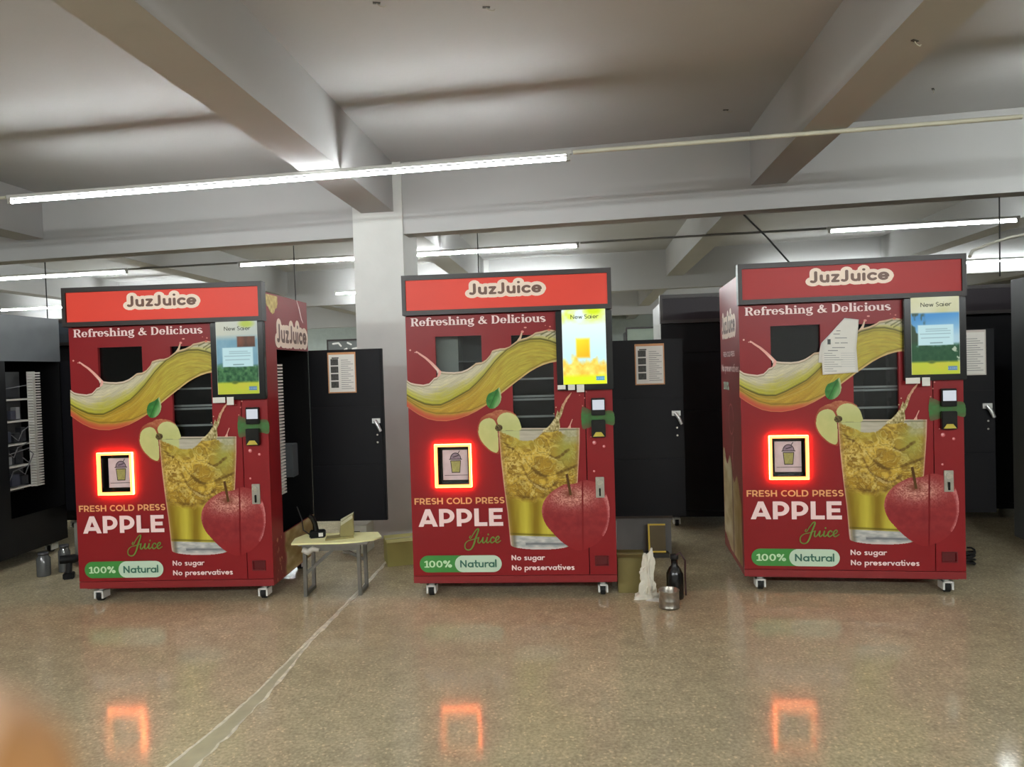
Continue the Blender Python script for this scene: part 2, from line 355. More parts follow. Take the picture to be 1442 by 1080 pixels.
def serif():
    """heavy high contrast roman letters: list of (points, widths) strokes plus boxes; cap height 1"""
    x = .68; T = .21; t = .075; G = {}
    stem = lambda cx, y0, y1: ('b', cx-T/2, cx+T/2, y0, y1)
    ser = lambda cx, y, l=.07: ('b', cx-T/2-l, cx+T/2+l, y-.035, y+.035)
    def ring(cx, cy, rx, ry, a0=0, a1=360, n=28):
        P = []; W = []
        for i in range(n+1):
            a = math.radians(a0+(a1-a0)*i/n); f = abs(math.cos(a))
            P.append((cx+(rx-T/2*f-t/2*(1-f))*math.cos(a), cy+(ry-t/2)*math.sin(a))); W.append(t+(T-t)*f**1.3)
        return ('s', P, W)
    def swoop(P, W):
        return ('s', P, W)
    s_ = lambda cx, x0, x1, y0, y1: ('s', arc(cx, y0+(y1-y0)*.73, (x1-x0)/2-.06, (y1-y0)*.22, 30, 200, 9)+[(cx, (y0+y1)/2)]+arc(cx, y0+(y1-y0)*.27, (x1-x0)/2-.08, (y1-y0)*.22, 20, -150, 9), [t]*3+[.11]*4+[.16]*3+[.21]+[.19]*3+[.13]*3+[.09]*2+[t]*2)
    n_ = lambda cx0, cx1, xh: [stem(cx0, 0, xh), stem(cx1, 0, xh*.7), ('s', [(cx0, xh*.72)]+arc((cx0+cx1)/2+.04, xh*.66, (cx1-cx0)/2-.04, xh*.30, 150, 0, 10), [t]+[t+.012*i for i in range(11)]), ser(cx0, .035), ser(cx1, .035)]
    G['R'] = (.86, [stem(.20, 0, 1), ser(.20, .035), ser(.13, .965, .02), ring(.40, .73, .36, .27, 90, -90, 14), ('b', .2, .42, .925, 1.0), ('b', .2, .42, .46, .535), ('s', [(.42, .48), (.56, .30), (.66, .08), (.78, .02)], [.12, .21, .2, .08])])
    ee = lambda: [ring(.31, .34, .31, .34, 0, 312, 24), ('b', .1, .58, .33, .40)]
    G['e'] = (.66, ee())
    G['f'] = (.46, [stem(.20, 0, .75), ser(.20, .035), ('b', .0, .44, x-.075, x), ('s', arc(.36, .76, .17, .22, 180, 40, 10), [T]*3+[.17, .14, .12, .1, .1, .12, .14, .15])])
    G['r'] = (.54, [stem(.18, 0, x), ser(.18, .035), ('b', .02, .2, x-.07, x), ('s', [(.26, .44), (.32, .56), (.41, .62), (.48, .58)], [t, .12, .16, .19])])
    G['s'] = (.56, [s_(.26, 0, .52, 0, x)])
    G['h'] = (.78, n_(.18, .57, x)+[stem(.18, .5, 1.05), ('b', .02, .2, .98, 1.05)])
    G['n'] = (.78, n_(.18, .57, x)+[('b', .02, .2, x-.07, x)])
    G['i'] = (.38, [stem(.19, 0, x), ser(.19, .035), ('b', .03, .2, x-.07, x), ('d', .19, .90, .12)])
    G['g'] = (.70, [ring(.29, .46, .28, .23), ('s', arc(.50, .60, .12, .12, 180, 50, 6), [t, t, .09, .1, .12, .13, .14]), ('s', [(.14, .26), (.10, .16), (.2, .09), (.42, .07), (.56, .0), (.56, -.12), (.40, -.23), (.18, -.23), (.05, -.13), (.14, -.02)], [.08, .1, .15, .19, .16, .12, .09, .1, .1, .06])])
    G['&'] = (.92, [('s', [(.84, .06), (.66, .14), (.44, .42), (.28, .66), (.28, .84), (.40, .94), (.53, .84), (.50, .68), (.30, .52), (.12, .38), (.08, .20), (.20, .06), (.40, .04), (.58, .16), (.68, .34), (.72, .46)], [.10, .2, .22, .18, .13, .08, .12, .13, .1, .15, .19, .14, .09, .08, .07, .07]), ('b', .60, .86, .44, .50)])
    G['D'] = (.90, [stem(.20, 0, 1), ring(.34, .5, .50, .5, 90, -90, 18), ('b', .05, .36, .925, 1.0), ('b', .05, .36, 0, .075)])
    G['l'] = (.38, [stem(.19, 0, 1.05), ser(.19, .035), ('b', .03, .2, .98, 1.05)])
    G['c'] = (.62, [ring(.31, .34, .31, .34, 50, 310, 20)])
    G['o'] = (.70, [ring(.33, .34, .33, .34)])
    G['u'] = (.78, [stem(.17, .16, x), stem(.57, 0, x), ('s', arc(.36, .22, .19, .185, 180, 350, 10), [.2, .18, .15, .12, .1, .085, t, t, t, t, t]), ('b', .0, .2, x-.07, x), ('b', .42, .6, x-.07, x), ser(.60, .035, .04)])
    G[' '] = (.34, [])
    return G
def disc2(mb, x, z, r, T_, n=10):
    mb.add([T_(x+r*math.cos(2*math.pi*k/n), z+r*math.sin(2*math.pi*k/n)) for k in range(n)], [tuple(range(n))])
def stroke2(mb, P, W, T_, rnd=True, joints=True):
    """flat stroke through P with width(s) W, mapped by T_"""
    W = W if isinstance(W, (list, tuple)) else [W]*len(P)
    W = (list(W)+[W[-1]]*len(P))[:len(P)]
    for i in range(len(P)-1):
        (x0, y0), (x1, y1) = P[i], P[i+1]; d = math.hypot(x1-x0, y1-y0)
        if d < 1e-7: continue
        nx, ny = -(y1-y0)/d/2, (x1-x0)/d/2
        mb.add([T_(x0+nx*W[i], y0+ny*W[i]), T_(x0-nx*W[i], y0-ny*W[i]), T_(x1-nx*W[i+1], y1-ny*W[i+1]), T_(x1+nx*W[i+1], y1+ny*W[i+1])], [(0, 1, 2, 3)])
    rg = range(len(P)) if rnd else (range(1, len(P)-1) if joints else [])
    for i in rg: disc2(mb, P[i][0], P[i][1], W[i]/2, T_, 14)
def flat_union(mb, res=.0012):
    """merge overlapping flat convex pieces into one clean outline mesh"""
    P = np.array(mb.v); sp_ = P.max(0)-P.min(0); ca = int(np.argmin(sp_)); ax = [a for a in range(3) if a != ca]; cval = float(P[:, ca].mean())
    lo = P[:, ax].min(0)-2*res; hi = P[:, ax].max(0)+2*res
    nx, ny = int((hi[0]-lo[0])/res)+2, int((hi[1]-lo[1])/res)+2
    S = np.full((ny, nx), 9.0)
    for f in mb.f:
        Q = P[list(f)][:, ax]; n = len(Q)
        area = sum(Q[i][0]*Q[(i+1) % n][1]-Q[(i+1) % n][0]*Q[i][1] for i in range(n))
        if abs(area) < 1e-12: continue
        if area < 0: Q = Q[::-1]
        i0, j0 = np.maximum(((Q.min(0)-lo)/res-2).astype(int), 0); i1, j1 = np.minimum(((Q.max(0)-lo)/res+3).astype(int), (nx, ny))
        X, Y = np.meshgrid(lo[0]+res*np.arange(i0, i1), lo[1]+res*np.arange(j0, j1)); d = np.full(X.shape, -9.0)
        for k in range(n):
            a, b = Q[k], Q[(k+1) % n]; e = b-a; L = math.hypot(*e)
            if L < 1e-9: continue
            d = np.maximum(d, ((X-a[0])*e[1]-(Y-a[1])*e[0])/L)
        S[j0:j1, i0:i1] = np.minimum(S[j0:j1, i0:i1], d)
    out = MB(); idx = {}; faces = []; V = []
    def vert(key, p):
        if key not in idx:
            q = [0.0, 0.0, 0.0]; q[ca] = cval; q[ax[0]], q[ax[1]] = p; idx[key] = len(V); V.append(tuple(q))
        return idx[key]
    ins = S < 0; any_ = ins[:-1, :-1] | ins[1:, :-1] | ins[:-1, 1:] | ins[1:, 1:]
    for j, i in zip(*np.nonzero(any_)):
        cs = [(j, i), (j, i+1), (j+1, i+1), (j+1, i)]; poly = []
        for k in range(4):
            a, b = cs[k], cs[(k+1) % 4]; sa, sb = S[a], S[b]
            if sa < 0: poly.append(vert(a, (lo[0]+res*a[1], lo[1]+res*a[0])))
            if (sa < 0) != (sb < 0):
                t = min(max(sa/(sa-sb), .02), .98) if max(sa, sb) < 8 else .5
                poly.append(vert((min(a, b), max(a, b)), (lo[0]+res*(a[1]+(b[1]-a[1])*t), lo[1]+res*(a[0]+(b[0]-a[0])*t))))
        if len(poly) > 2: faces.append(tuple(poly))
    out.add(V, faces); return out
def text_width(s, G): return sum(G[c][0] for c in s)
def write(mb, s, style, w, x0, x1, z0, cap, y, extra=0.0, plane=None, track=0.0, words=False):
    """write s between x0 and x1 on the baseline z0 with capital height cap"""
    G = caps(w) if style == 'caps' else (rounds(w) if style == 'round' else serif())
    tw = text_width(s, G)+track*(len(s)-1); last = G[s[-1]][0]; k = (x1-x0)/(tw-.06)
    px = 0.0; done = []
    for ch in s:
        g = G[ch]
        if words and ch == ' ': done.append(mb); mb = MB()
        def T_(a, b, px=px):
            X, Z = x0+(px+a)*k, z0+b*cap
            return plane(X, Z, y) if plane else (X, y, Z)
        if style == 'serif':
            for it in g[1]:
                if it[0] == 'b': mb.add([T_(it[1], it[3]), T_(it[2], it[3]), T_(it[2], it[4]), T_(it[1], it[4])], [(0, 1, 2, 3)])
                elif it[0] == 'd': disc2(mb, it[1], it[2], it[3], T_, 12)
                else: stroke2(mb, it[1], it[2], T_)
        else:
            for P in g[1]: stroke2(mb, P, w+extra, T_, rnd=(style == 'round' or (len(P) > 2 and P[0] == P[-1])))
            if style == 'caps':
                for (a, b, ww) in g[2]:
                    d = math.hypot(b[0]-a[0], b[1]-a[1]); hw = ww/2*d/abs(b[1]-a[1])
                    mb.add([T_(a[0]-hw, a[1]), T_(a[0]+hw, a[1]), T_(b[0]+hw, b[1]), T_(b[0]-hw, b[1])], [(0, 1, 2, 3)])
        px += g[0]+track
    if words: return [flat_union(q) for q in done+[mb]]
    return flat_union(mb)

# ------------------------------------------------------------------ the machine's front, laid out in metres (x to the right, z up)
W, D, H, ZB = 1.254, .805, 1.995, .095
def homography(src, dst):
    A = []; b = []
    for (u, v), (x, z) in zip(src, dst):
        A += [[u, v, 1, 0, 0, 0, -u*x, -v*x], [0, 0, 0, u, v, 1, -u*z, -v*z]]; b += [x, z]
    h = np.linalg.solve(np.array(A, float), np.array(b, float)); return np.append(h, 1).reshape(3, 3)
HM = homography([(572, 388), (858, 378), (867, 820), (582, 822)], [(0, H), (W, H), (W, ZB), (0, ZB)])
def pm(u, v):
    q = HM @ np.array([u, v, 1.0]); return q[0]/q[2], q[1]/q[2]
def pma(u, v):
    u = np.asarray(u, float); v = np.asarray(v, float)
    d = HM[2, 0]*u+HM[2, 1]*v+1
    return (HM[0, 0]*u+HM[0, 1]*v+HM[0, 2])/d, (HM[1, 0]*u+HM[1, 1]*v+HM[1, 2])/d
def prect(u0, v0, u1, v1):
    a = [pm(u0, v0), pm(u1, v0), pm(u1, v1), pm(u0, v1)]
    return (a[0][0]+a[3][0])/2, (a[1][0]+a[2][0])/2, (a[2][1]+a[3][1])/2, (a[0][1]+a[1][1])/2
def mixc(a, b, t):
    a = np.asarray(a, float); b = np.asarray(b, float); t = np.clip(np.asarray(t, float), 0, 1)[..., None]
    return a*(1-t)+b*t
def gridmesh(name, U, V, C, y, m, mask=None):
    """U,V pixel grids in the traced frame -> flat print on the panel"""
    X, Z = pma(U, V); nr, nc = U.shape
    P = np.stack([X, np.full_like(X, y), Z], -1).reshape(-1, 3)
    F = []
    for i in range(nr-1):
        for j in range(nc-1):
            if mask is None or mask[i:i+2, j:j+2].all():
                F.append((i*nc+j, (i+1)*nc+j, (i+1)*nc+j+1, i*nc+j+1))
    C = C.reshape(-1, 3)
    if mask is not None:
        used = np.unique(np.array(F).ravel()); re = -np.ones(len(P), int); re[used] = np.arange(len(used))
        F = [tuple(int(re[k]) for k in f) for f in F]; P = P[used]; C = C[used]
    return colmesh(name, P, F, C, m)

def art_wave():
    top = [(574.5, 533.5), (580, 537.5), (587, 539.3), (598, 540.5), (606, 538.7), (610, 534.8), (613, 531.2), (617.5, 529.6), (620.5, 524.5), (622.3, 521.6), (630, 522.6), (642, 523), (652, 521.8), (660, 518.6), (667, 514), (672, 510), (680, 509), (686, 505.5), (692, 498.6), (694.5, 493), (698, 491.6), (706, 489.6), (712, 489.4), (718.5, 487.3), (724, 483.2), (730, 478.5), (734, 477), (743, 474.5), (751, 470.6), (755, 467.5), (763, 466), (771, 464), (776, 463.5), (784.5, 465)]
    bot = [(574.5, 571.2), (583, 577.6), (592, 583.4), (604, 589), (616, 591.6), (630, 592), (645, 589.2), (660, 584.2), (672, 578.3), (684, 571), (696, 562.5), (708, 552.8), (716.7, 545.8), (726.7, 538), (737, 530.2), (747.5, 522.6), (756.5, 517.4), (766, 513.2), (775, 510.4), (784.5, 508.8)]
    dk = [(574.5, 555), (582, 559.6), (590, 563.5), (600, 567.6), (610, 569.2), (622, 569), (635, 563.4), (650, 555), (662, 548), (673, 538), (682, 528.5), (690, 518.5), (698, 508.5), (706, 500), (716, 490.8), (732, 481.2), (748, 476.8), (762, 476.5), (775, 479.4), (784.5, 483)]
    lo = [(574.5, 561), (588, 570.6), (600, 577.4), (616, 581.8), (640, 581.4), (665, 577), (684, 568), (700, 555.6), (720, 540), (745, 521), (765, 510), (784.5, 505)]
    ip = lambda P, u: np.interp(u, [p[0] for p in P], [p[1] for p in P])
    us = np.linspace(574.5, 784.3, 300); ts = np.linspace(0, 1, 66)
    U, T = np.meshgrid(us, ts); tp, bt = ip(top, U), ip(bot, U); Vv = tp+(bt-tp)*T
    d_dk = Vv-ip(dk, U); d_lo = Vv-ip(lo, U); d_tp = Vv-tp; d_bt = bt-Vv
    right = np.clip((U-655)/60, 0, 1)
    span = np.maximum(ip(dk, U)-tp, 3)
    a = np.clip(d_tp/span, 0, 1.2)
    pale = mixc((206, 198, 176), (196, 190, 150), a); lime = np.array((182, 176, 62.)); gold = np.array((184, 148, 48.)); olive = np.array((182, 168, 62.))
    st = fbm(U*.12+d_dk*.02, d_dk*.55, 3)
    st2 = fbm(U*.05, d_dk*1.1, 9)
    C = mixc(pale, lime, np.clip((a-.42)*2.1+(st-.5)*.9, 0, 1)*(1-.35*right))
    below = mixc(np.broadcast_to(gold, C.shape), np.broadcast_to(olive, C.shape), right*.9+(st-.5)*.9)
    C = np.where((d_dk > 0)[..., None], below, C)
    C = C*(0.98+.26*(st2-.5)+.14*(st-.3))[..., None]
    # the translucent reddish lip under the low line on the left, pale lip on the right
    lip = np.clip(d_lo/2.0, 0, 1)
    red = mixc(mixc((190, 140, 62), (196, 84, 62), np.clip(d_lo/7, 0, 1)), (214, 190, 132), right)
    C = mixc(C, red, lip)
    C = mixc(C, (222, 150, 100), np.clip(1-d_bt/1.0, 0, 1)*.8)
    for off, wd, col, stg in ((0, 1.25, (92, 88, 22), .95), (3.4, .8, (112, 104, 34), .7), (-.2, .7, (80, 74, 20), .6)):
        m = np.exp(-((d_dk-off)/wd)**2)*stg; C = mixc(C, col, m)
    m = np.exp(-((d_dk-7-5*np.sin(U*.03))/.8)**2)*.4*(U < 700); C = mixc(C, (222, 205, 120), m)
    m = np.exp(-((d_lo+.6)/.8)**2)*.8; C = mixc(C, (120, 98, 26), m)
    m = np.exp(-((d_dk+3.0)/.9)**2)*.55*(U > 690); C = mixc(C, (206, 196, 130), m)
    m = np.exp(-((d_tp-.9)/1.0)**2); C = mixc(C, np.where((right > .2)[..., None], (218, 178, 136), (232, 206, 190)), m*.9)
    m = np.exp(-((d_tp-2.9)/.7)**2)*.65; C = mixc(C, (110, 98, 66), m)
    # crossing ribbons at the crest on the right
    for (a0, b0), (a1, b1) in (((769, 474), (784, 464.5)), ((773, 476), (784, 469)), ((762, 471), (772, 466))):
        d = np.abs((U-a0)*(b1-b0)-(Vv-b0)*(a1-a0))/math.hypot(a1-a0, b1-b0)
        m = np.exp(-(d/.8)**2)*((U > a0) & (U < a1)); C = mixc(C, (70, 70, 28), m*.8)
    return gridmesh('juice_wave_print', U, Vv, C, -.0030, print_mat())
def poly_print(name, polys, y, split=False):
    if split: return [poly_print(name if k < split else 'droplet_print', [p], y-.00012*k) for k, p in enumerate(polys)]
    return poly_print1(name, polys, y)
def poly_print1(name, polys, y):
    """plain coloured polygons (pixel outlines) in one print"""
    V = []; F = []; C = []
    for k, (pts, col) in enumerate(polys):
        n = len(V)
        for (u, v) in pts:
            x, z = pm(u, v); V.append((x, y-.00012*k, z)); C.append(col)
        F.append(tuple(range(n, n+len(pts)))[::-1])
    return colmesh(name, V, F, C, print_mat())
def blob(u, v, r, n=10, sq=1.0): return [(u+r*math.cos(2*math.pi*k/n), v+r*sq*math.sin(2*math.pi*k/n)) for k in range(n)]
def inpoly(U, V, P):
    ins = np.zeros(U.shape, bool); n = len(P)
    for i in range(n):
        (x0, y0), (x1, y1) = P[i], P[(i+1) % n]
        if y0 == y1: continue
        c = ((y0 > V) != (y1 > V)) & (U < (x1-x0)*(V-y0)/(y1-y0)+x0); ins ^= c
    return ins
def spline(P, n=8):
    """closed Catmull-Rom outline"""
    out = []; N = len(P)
    for i in range(N):
        p0, p1, p2, p3 = [np.array(P[(i+k) % N], float) for k in (-1, 0, 1, 2)]
        for t in np.linspace(0, 1, n, endpoint=False):
            q = .5*((2*p1)+(-p0+p2)*t+(2*p0-5*p1+4*p2-p3)*t*t+(-p0+3*p1-3*p2+p3)*t**3); out.append((q[0], q[1]))
    return out
def grid_in(P, step=.55):
    u = [p[0] for p in P]; v = [p[1] for p in P]
    U, V = np.meshgrid(np.arange(min(u)-1, max(u)+1, step), np.arange(min(v)-1, max(v)+1, step))
    return U, V, inpoly(U, V, P)
def art_tendrils():
    pl = []
    pk = (236, 176, 164)
    pl.append(([(588.2, 494.2), (590.5, 493.8), (595, 496.8), (603, 502), (611, 509), (618, 516), (623.2, 521.6), (622, 527), (619.5, 529.5), (617.5, 529), (619, 523.5), (614, 518), (607, 510), (600, 503.5), (593, 498.5)], pk))
    pl.append(([(612, 513), (620, 520.5), (618, 525), (616.5, 520)], (240, 214, 204)))
    pl += [(blob(580, 491.7, 1.3), pk), (blob(589, 494.5, 1.5), pk), (blob(586.5, 494.9, .7), pk)]
    pl.append(([(729, 479.5), (733, 473.5), (735.6, 466.5), (737.2, 467), (736, 472.5), (734.6, 478)], (220, 188, 160)))
    pl += [(blob(737, 466.3, 2.1, sq=.8), (232, 150, 140)), (blob(741, 460.5, 2.0, sq=.55), (236, 160, 150)), (blob(775.5, 459.3, 1.3, sq=.8), (226, 130, 122)), (blob(769, 457.7, .8), (206, 110, 106)), (blob(774, 464, 2.2, sq=.6), (214, 110, 90))]
    return poly_print('juice_tendril_print', pl, -.0036, 2)
def art_leaf():
    P = spline([(704, 544.3), (706.3, 551), (707, 560), (704.5, 568), (698, 574), (691, 574.8), (686.5, 570), (685.6, 561), (689, 553.5), (697, 549.5)], 5)
    U, V, m = grid_in(P)
    mid = 690+(574-V)*.44; d = U-mid
    C = mixc((38, 96, 40), (72, 150, 66), fbm(U*.22, V*.22, 4))
    C = mixc(C, (150, 186, 130), np.clip((d-2.5)/5, 0, 1)*.75); C = mixc(C, (180, 196, 140), np.clip((U-704.4+(V-560)**2*.02)/2, 0, 1))
    C = mixc(C, (30, 84, 34), np.exp(-(d/.8)**2)*.8)
    return gridmesh('leaf_print', U, V, C, -.0050, print_mat(), m)
def art_slice():
    skin = spline([(672.6, 608), (673.5, 598), (678, 588), (686, 582.3), (693, 580), (697, 577.5), (704, 576.3), (714, 577), (722, 579.5), (728, 585), (712, 590), (702, 603), (704, 636), (698, 638.4), (690, 635.5), (681, 627), (675, 618)], 5)
    U, V, m = grid_in(skin); C = mixc((150, 62, 42), (206, 140, 100), fbm(U*.3, V*.3, 2)*np.clip((592-V)/12, 0, 1)+.15)
    a = gridmesh('apple_slice_print', U, V, C, -.0036, print_mat(), m)
    left = spline([(674.2, 607), (676, 596), (681.5, 590), (689.5, 587.8), (696, 590), (699.8, 597), (701.5, 606), (702.6, 620), (702.2, 634), (698, 637), (689, 632.5), (680, 623), (675.5, 614.5)], 5)
    right = spline([(700.3, 592), (703.5, 584.6), (711, 580.3), (720.5, 580.8), (728.5, 585.8), (732.8, 594), (733.8, 605.2), (717, 605.6), (706, 605.8), (703.5, 600)], 5)
    out = [a]
    for P in (left, right):
        U, V, m = grid_in(P)
        C = mixc((206, 206, 138), (192, 198, 128), fbm(U*.15, V*.15, 5)); C = mixc(C, (214, 214, 158), np.clip((600-V)/20, 0, 1)*.5)
        out.append(gridmesh('apple_flesh_print', U, V, C, -.0042, print_mat(), m))
    core = spline([(697.5, 603), (699, 598), (703, 596.8), (707.4, 598.5), (708.4, 603), (705.5, 606.2), (700.5, 606.5)], 4)
    U, V, m = grid_in(core, .4); C = mixc((52, 38, 18), (150, 136, 80), fbm(U*.8, V*.8, 8)*1.2-.2)
    out.append(gridmesh('apple_core_print', U, V, C, -.0047, print_mat(), m))
    return out
def join_meshes(name, ms):
    V = []; F = []; C = []
    for me in ms:
        n = len(V); V += [tuple(v.co) for v in me.vertices]; F += [tuple(i+n for i in p.vertices) for p in me.polygons]
        a = np.zeros(len(me.vertices)*4, np.float32); me.color_attributes['Col'].data.foreach_get('color', a); C.append(a)
        bpy.data.meshes.remove(me)
    me = bpy.data.meshes.new(name); me.from_pydata(V, [], F); me.materials.append(print_mat())
    at = me.color_attributes.new('Col', 'FLOAT_COLOR', 'POINT'); at.data.foreach_set('color', np.concatenate(C)); me.update()
    return me
def art_glass():
    lp = [(602, 702), (606, 702.6), (630, 704.2), (655, 706.4), (680, 709), (705, 712), (720, 714), (745, 716.2), (762, 717.6), (776, 719.5)]
    rp = [(602, 816), (625, 815.6), (650, 814.2), (677, 812.6), (710, 809), (776, 801)]
    ip = lambda P, v: np.interp(v, [p[0] for p in P], [p[1] for p in P])
    vs = np.linspace(602.2, 775, 330); ts = np.linspace(0, 1, 210)
    T, V = np.meshgrid(ts, vs); Lf, Rt = ip(lp, V), ip(rp, V); U = Lf+(Rt-Lf)*T
    mask = V < 767+6.6*np.sqrt(np.clip(1-((T-.5)/.5)**2, 0, 1))*1.0+.8
    # swirl coordinates
    wx = fbm(U*.05, V*.05, 11, 3); wy = fbm(U*.05+7, V*.05+3, 12, 3)
    sw = fbm(U*.055+wx*4.2, V*.085+wy*4.2, 21, 4); ridge = 1-np.abs(2*sw-1)*2.4; ridge = np.clip(ridge, 0, 1)
    fine = fbm(U*.45+wx*6, V*.45, 31, 3)
    C = mixc((156, 118, 28), (226, 192, 82), sw*1.5-.25)
    C = mixc(C, (112, 82, 24), np.clip(ridge-.5, 0, 1)*1.1)
    sw2 = fbm(U*.11+wy*5, V*.16+wx*5, 25, 4); C = mixc(C, (234, 220, 150), np.clip(1-np.abs(sw2-.5)*16, 0, 1)*.55); C = mixc(C, (110, 80, 22), np.clip(1-np.abs(sw2-.42)*18, 0, 1)*.5)
    C = mixc(C, (228, 212, 142), np.clip(fine*sw*2.6-.95, 0, 1))
    # greener patches on the upper right and upper left
    g = np.exp(-(((U-797)/17)**2+((V-632)/26)**2)); C = mixc(C, (168, 172, 84), g*.75)
    g = np.exp(-(((U-735)/26)**2+((V-624)/9)**2)); C = mixc(C, (170, 160, 62), g*.6)
    g = np.exp(-(((U-722)/14)**2+((V-655)/18)**2)); C = mixc(C, np.where((fine > .5)[..., None], (218, 196, 120), (120, 88, 26)), g*.7)
    # dark folds
    for P, wd, col, s in (([(708, 622), (722, 632), (735, 640), (752, 639), (768, 637), (782, 645), (800, 633)], 1.3, (92, 66, 18), .8), ([(738, 645), (745, 655), (755, 664), (766, 670), (780, 668), (800, 660), (812, 655)], 1.4, (96, 70, 20), .8), ([(735, 655), (745, 675), (756, 684), (772, 688), (783, 678)], 1.7, (92, 62, 20), .8), ([(737, 642), (750, 641), (770, 642), (784, 648)], 1.0, (232, 214, 140), .75), ([(740, 672), (752, 682), (765, 689), (780, 686)], 1.0, (230, 208, 140), .7)):
        P = spline_open(P, 4)
        for i in range(len(P)-1):
            (a0, b0), (a1, b1) = P[i], P[i+1]; L2 = (a1-a0)**2+(b1-b0)**2
            tt = np.clip(((U-a0)*(a1-a0)+(V-b0)*(b1-b0))/L2, 0, 1)
            d = np.hypot(U-a0-tt*(a1-a0), V-b0-tt*(b1-b0))+(fine-.5)*1.2
            C = mixc(C, col, np.exp(-((d+(sw-.5)*5)/wd)**2)*s*.7)
    # still juice below: upright bands
    band = np.interp(T, [0, .06, .1, .2, .27, .33, .40, .46, .55, .62, .7, 1], [.3, .2, .35, .75, .95, .7, .2, .3, .85, 1, .9, .8])
    still = mixc((128, 100, 18), (214, 202, 76), band+(fbm(U*.12, V*.02, 41)-.5)*.4)
    lvl = 694+7*np.sin(T*5)+6*(fbm(U*.14, V*.05, 51)-.5)
    k = np.clip((V-lvl)/8, 0, 1); C = mixc(C, still, k)
    C = mixc(C, (92, 66, 18), np.exp(-((V-lvl)/3.0)**2)*.55*fine*1.6)
    # glass foot
    foot = 753+3*T; k = np.clip((V-foot)/1.6, 0, 1)
    fb = fbm(U*.11, V*.34, 61, 3)
    fc = mixc((150, 156, 158), (216, 214, 208), fb*1.3-.1); fc = mixc(fc, (96, 100, 108), np.exp(-((V-766)/1.7)**2)*.75*(T > .25)); fc = mixc(fc, (104, 100, 84), np.exp(-((T-.07)/.035)**2)*.7)
    C = mixc(C, (84, 76, 18), np.exp(-((V-foot+1.4)/1.2)**2)*.7); C = mixc(C, fc, k)
    # clear space above the juice
    srf = np.interp(U, [702, 712, 722, 735, 750, 756, 766, 776, 786, 800, 816], [606, 611, 615, 621, 620.5, 617, 608, 604, 606, 616, 614])+(fine-.5)*3
    k = np.clip((srf-V)/1.5, 0, 1); clear = mixc((178, 172, 152), (206, 200, 186), fbm(U*.06, V*.5, 71)*1.2-.1)
    clear = mixc(clear, (196, 204, 134), np.clip((733-U)/2, 0, 1)*.85)
    C = mixc(C, clear, k)
    g = np.clip((U-790)/6, 0, 1)*np.clip((627-V)/7, 0, 1); C = mixc(C, mixc((150, 150, 104), (206, 200, 166), fine), g*.75)
    m = np.exp(-((V-605.4+T*1.2)/.8)**2)*.85; C = mixc(C, (96, 96, 76), m)
    m = np.exp(-((V-603)/.8)**2)*.6; C = mixc(C, (216, 196, 176), m)
    edge = np.minimum(U-Lf, Rt-U); C = mixc(C, (150, 116, 70), np.exp(-((edge-3.2)/1.6)**2)*.45)
    C = mixc(C, (216, 164, 150), np.exp(-(edge/1.5)**2)*.9)
    C = mixc(C, (226, 210, 206), np.clip((V-770)/2, 0, 1)*.7)
    return gridmesh('juice_glass_print', U, V, C, -.0040, print_mat(), mask)
def art_splash():
    pl = []; rr = random.Random(3)
    P = [(764, 607), (772, 600), (778, 592), (782, 586), (785, 577.5), (787.5, 580), (790, 572), (795, 563), (800, 556), (804.5, 551.5), (803.5, 556), (798, 565), (794.5, 573), (791.5, 582), (788, 592), (787, 606)]
    P = [(u+(rr.random()-.5)*.8, v+(rr.random()-.5)*.8) for u, v in spline(P, 3)]
    U, V, m = grid_in(P, .5)
    n = fbm(U*.5, V*.34, 81, 3)
    C = mixc((120, 104, 52), (226, 214, 168), n*2.0-.5); C = mixc(C, (222, 160, 134), np.clip((582-V)/14, 0, 1)*.75)
    a = gridmesh('splash', U, V, C, -.0052, print_mat(), m)
    b = poly_print('splash_print', [([(805.3, 589.5), (806.4, 590), (803.2, 598), (803.6, 602.5), (798.5, 602.8), (801.5, 598.5)], (226, 172, 156)), (blob(825, 551, 1.2), (218, 140, 132)), (blob(823, 560, 1.0), (220, 140, 130)), (blob(820.2, 571, 1.0), (206, 120, 112)), (blob(816, 556, .8), (206, 120, 112)), (blob(783, 573, .9), (220, 190, 160)), (blob(780, 582, .8), (220, 200, 160))], -.0052, 1)
    a.name = 'splash_print'; return [a]+b
def art_drops():
    pl = []
    for u, v, r in ((836, 623, 2.9), (849.5, 628.3, 2.1), (835.6, 663.3, 1.7), (831.5, 614.8, .8)):
        pl += [(blob(u, v, r), (206, 104, 108)), (blob(u-.2*r, v-.2*r, r*.6), (238, 176, 176))]
    a = poly_print('droplet_print', pl, -.0056, 1)
    P = spline([(818.6, 573.5), (826, 574), (834, 578), (845, 580), (855, 577), (863.6, 580.5), (864, 598), (853, 597), (842, 596), (834, 600), (827, 603), (819, 602)], 5)
    U, V, m = grid_in(P); C = mixc((78, 92, 52), (66, 126, 66), fbm(U*.1, V*.2, 91)*1.4-.2); C = mixc(C, (120, 70, 56), np.clip(np.abs(V-588)/15-.35, 0, 1))
    b = gridmesh('g', U, V, C, -.0040, print_mat(), m)
    b.name = 'leaf_swirl_print'; return [b]+a
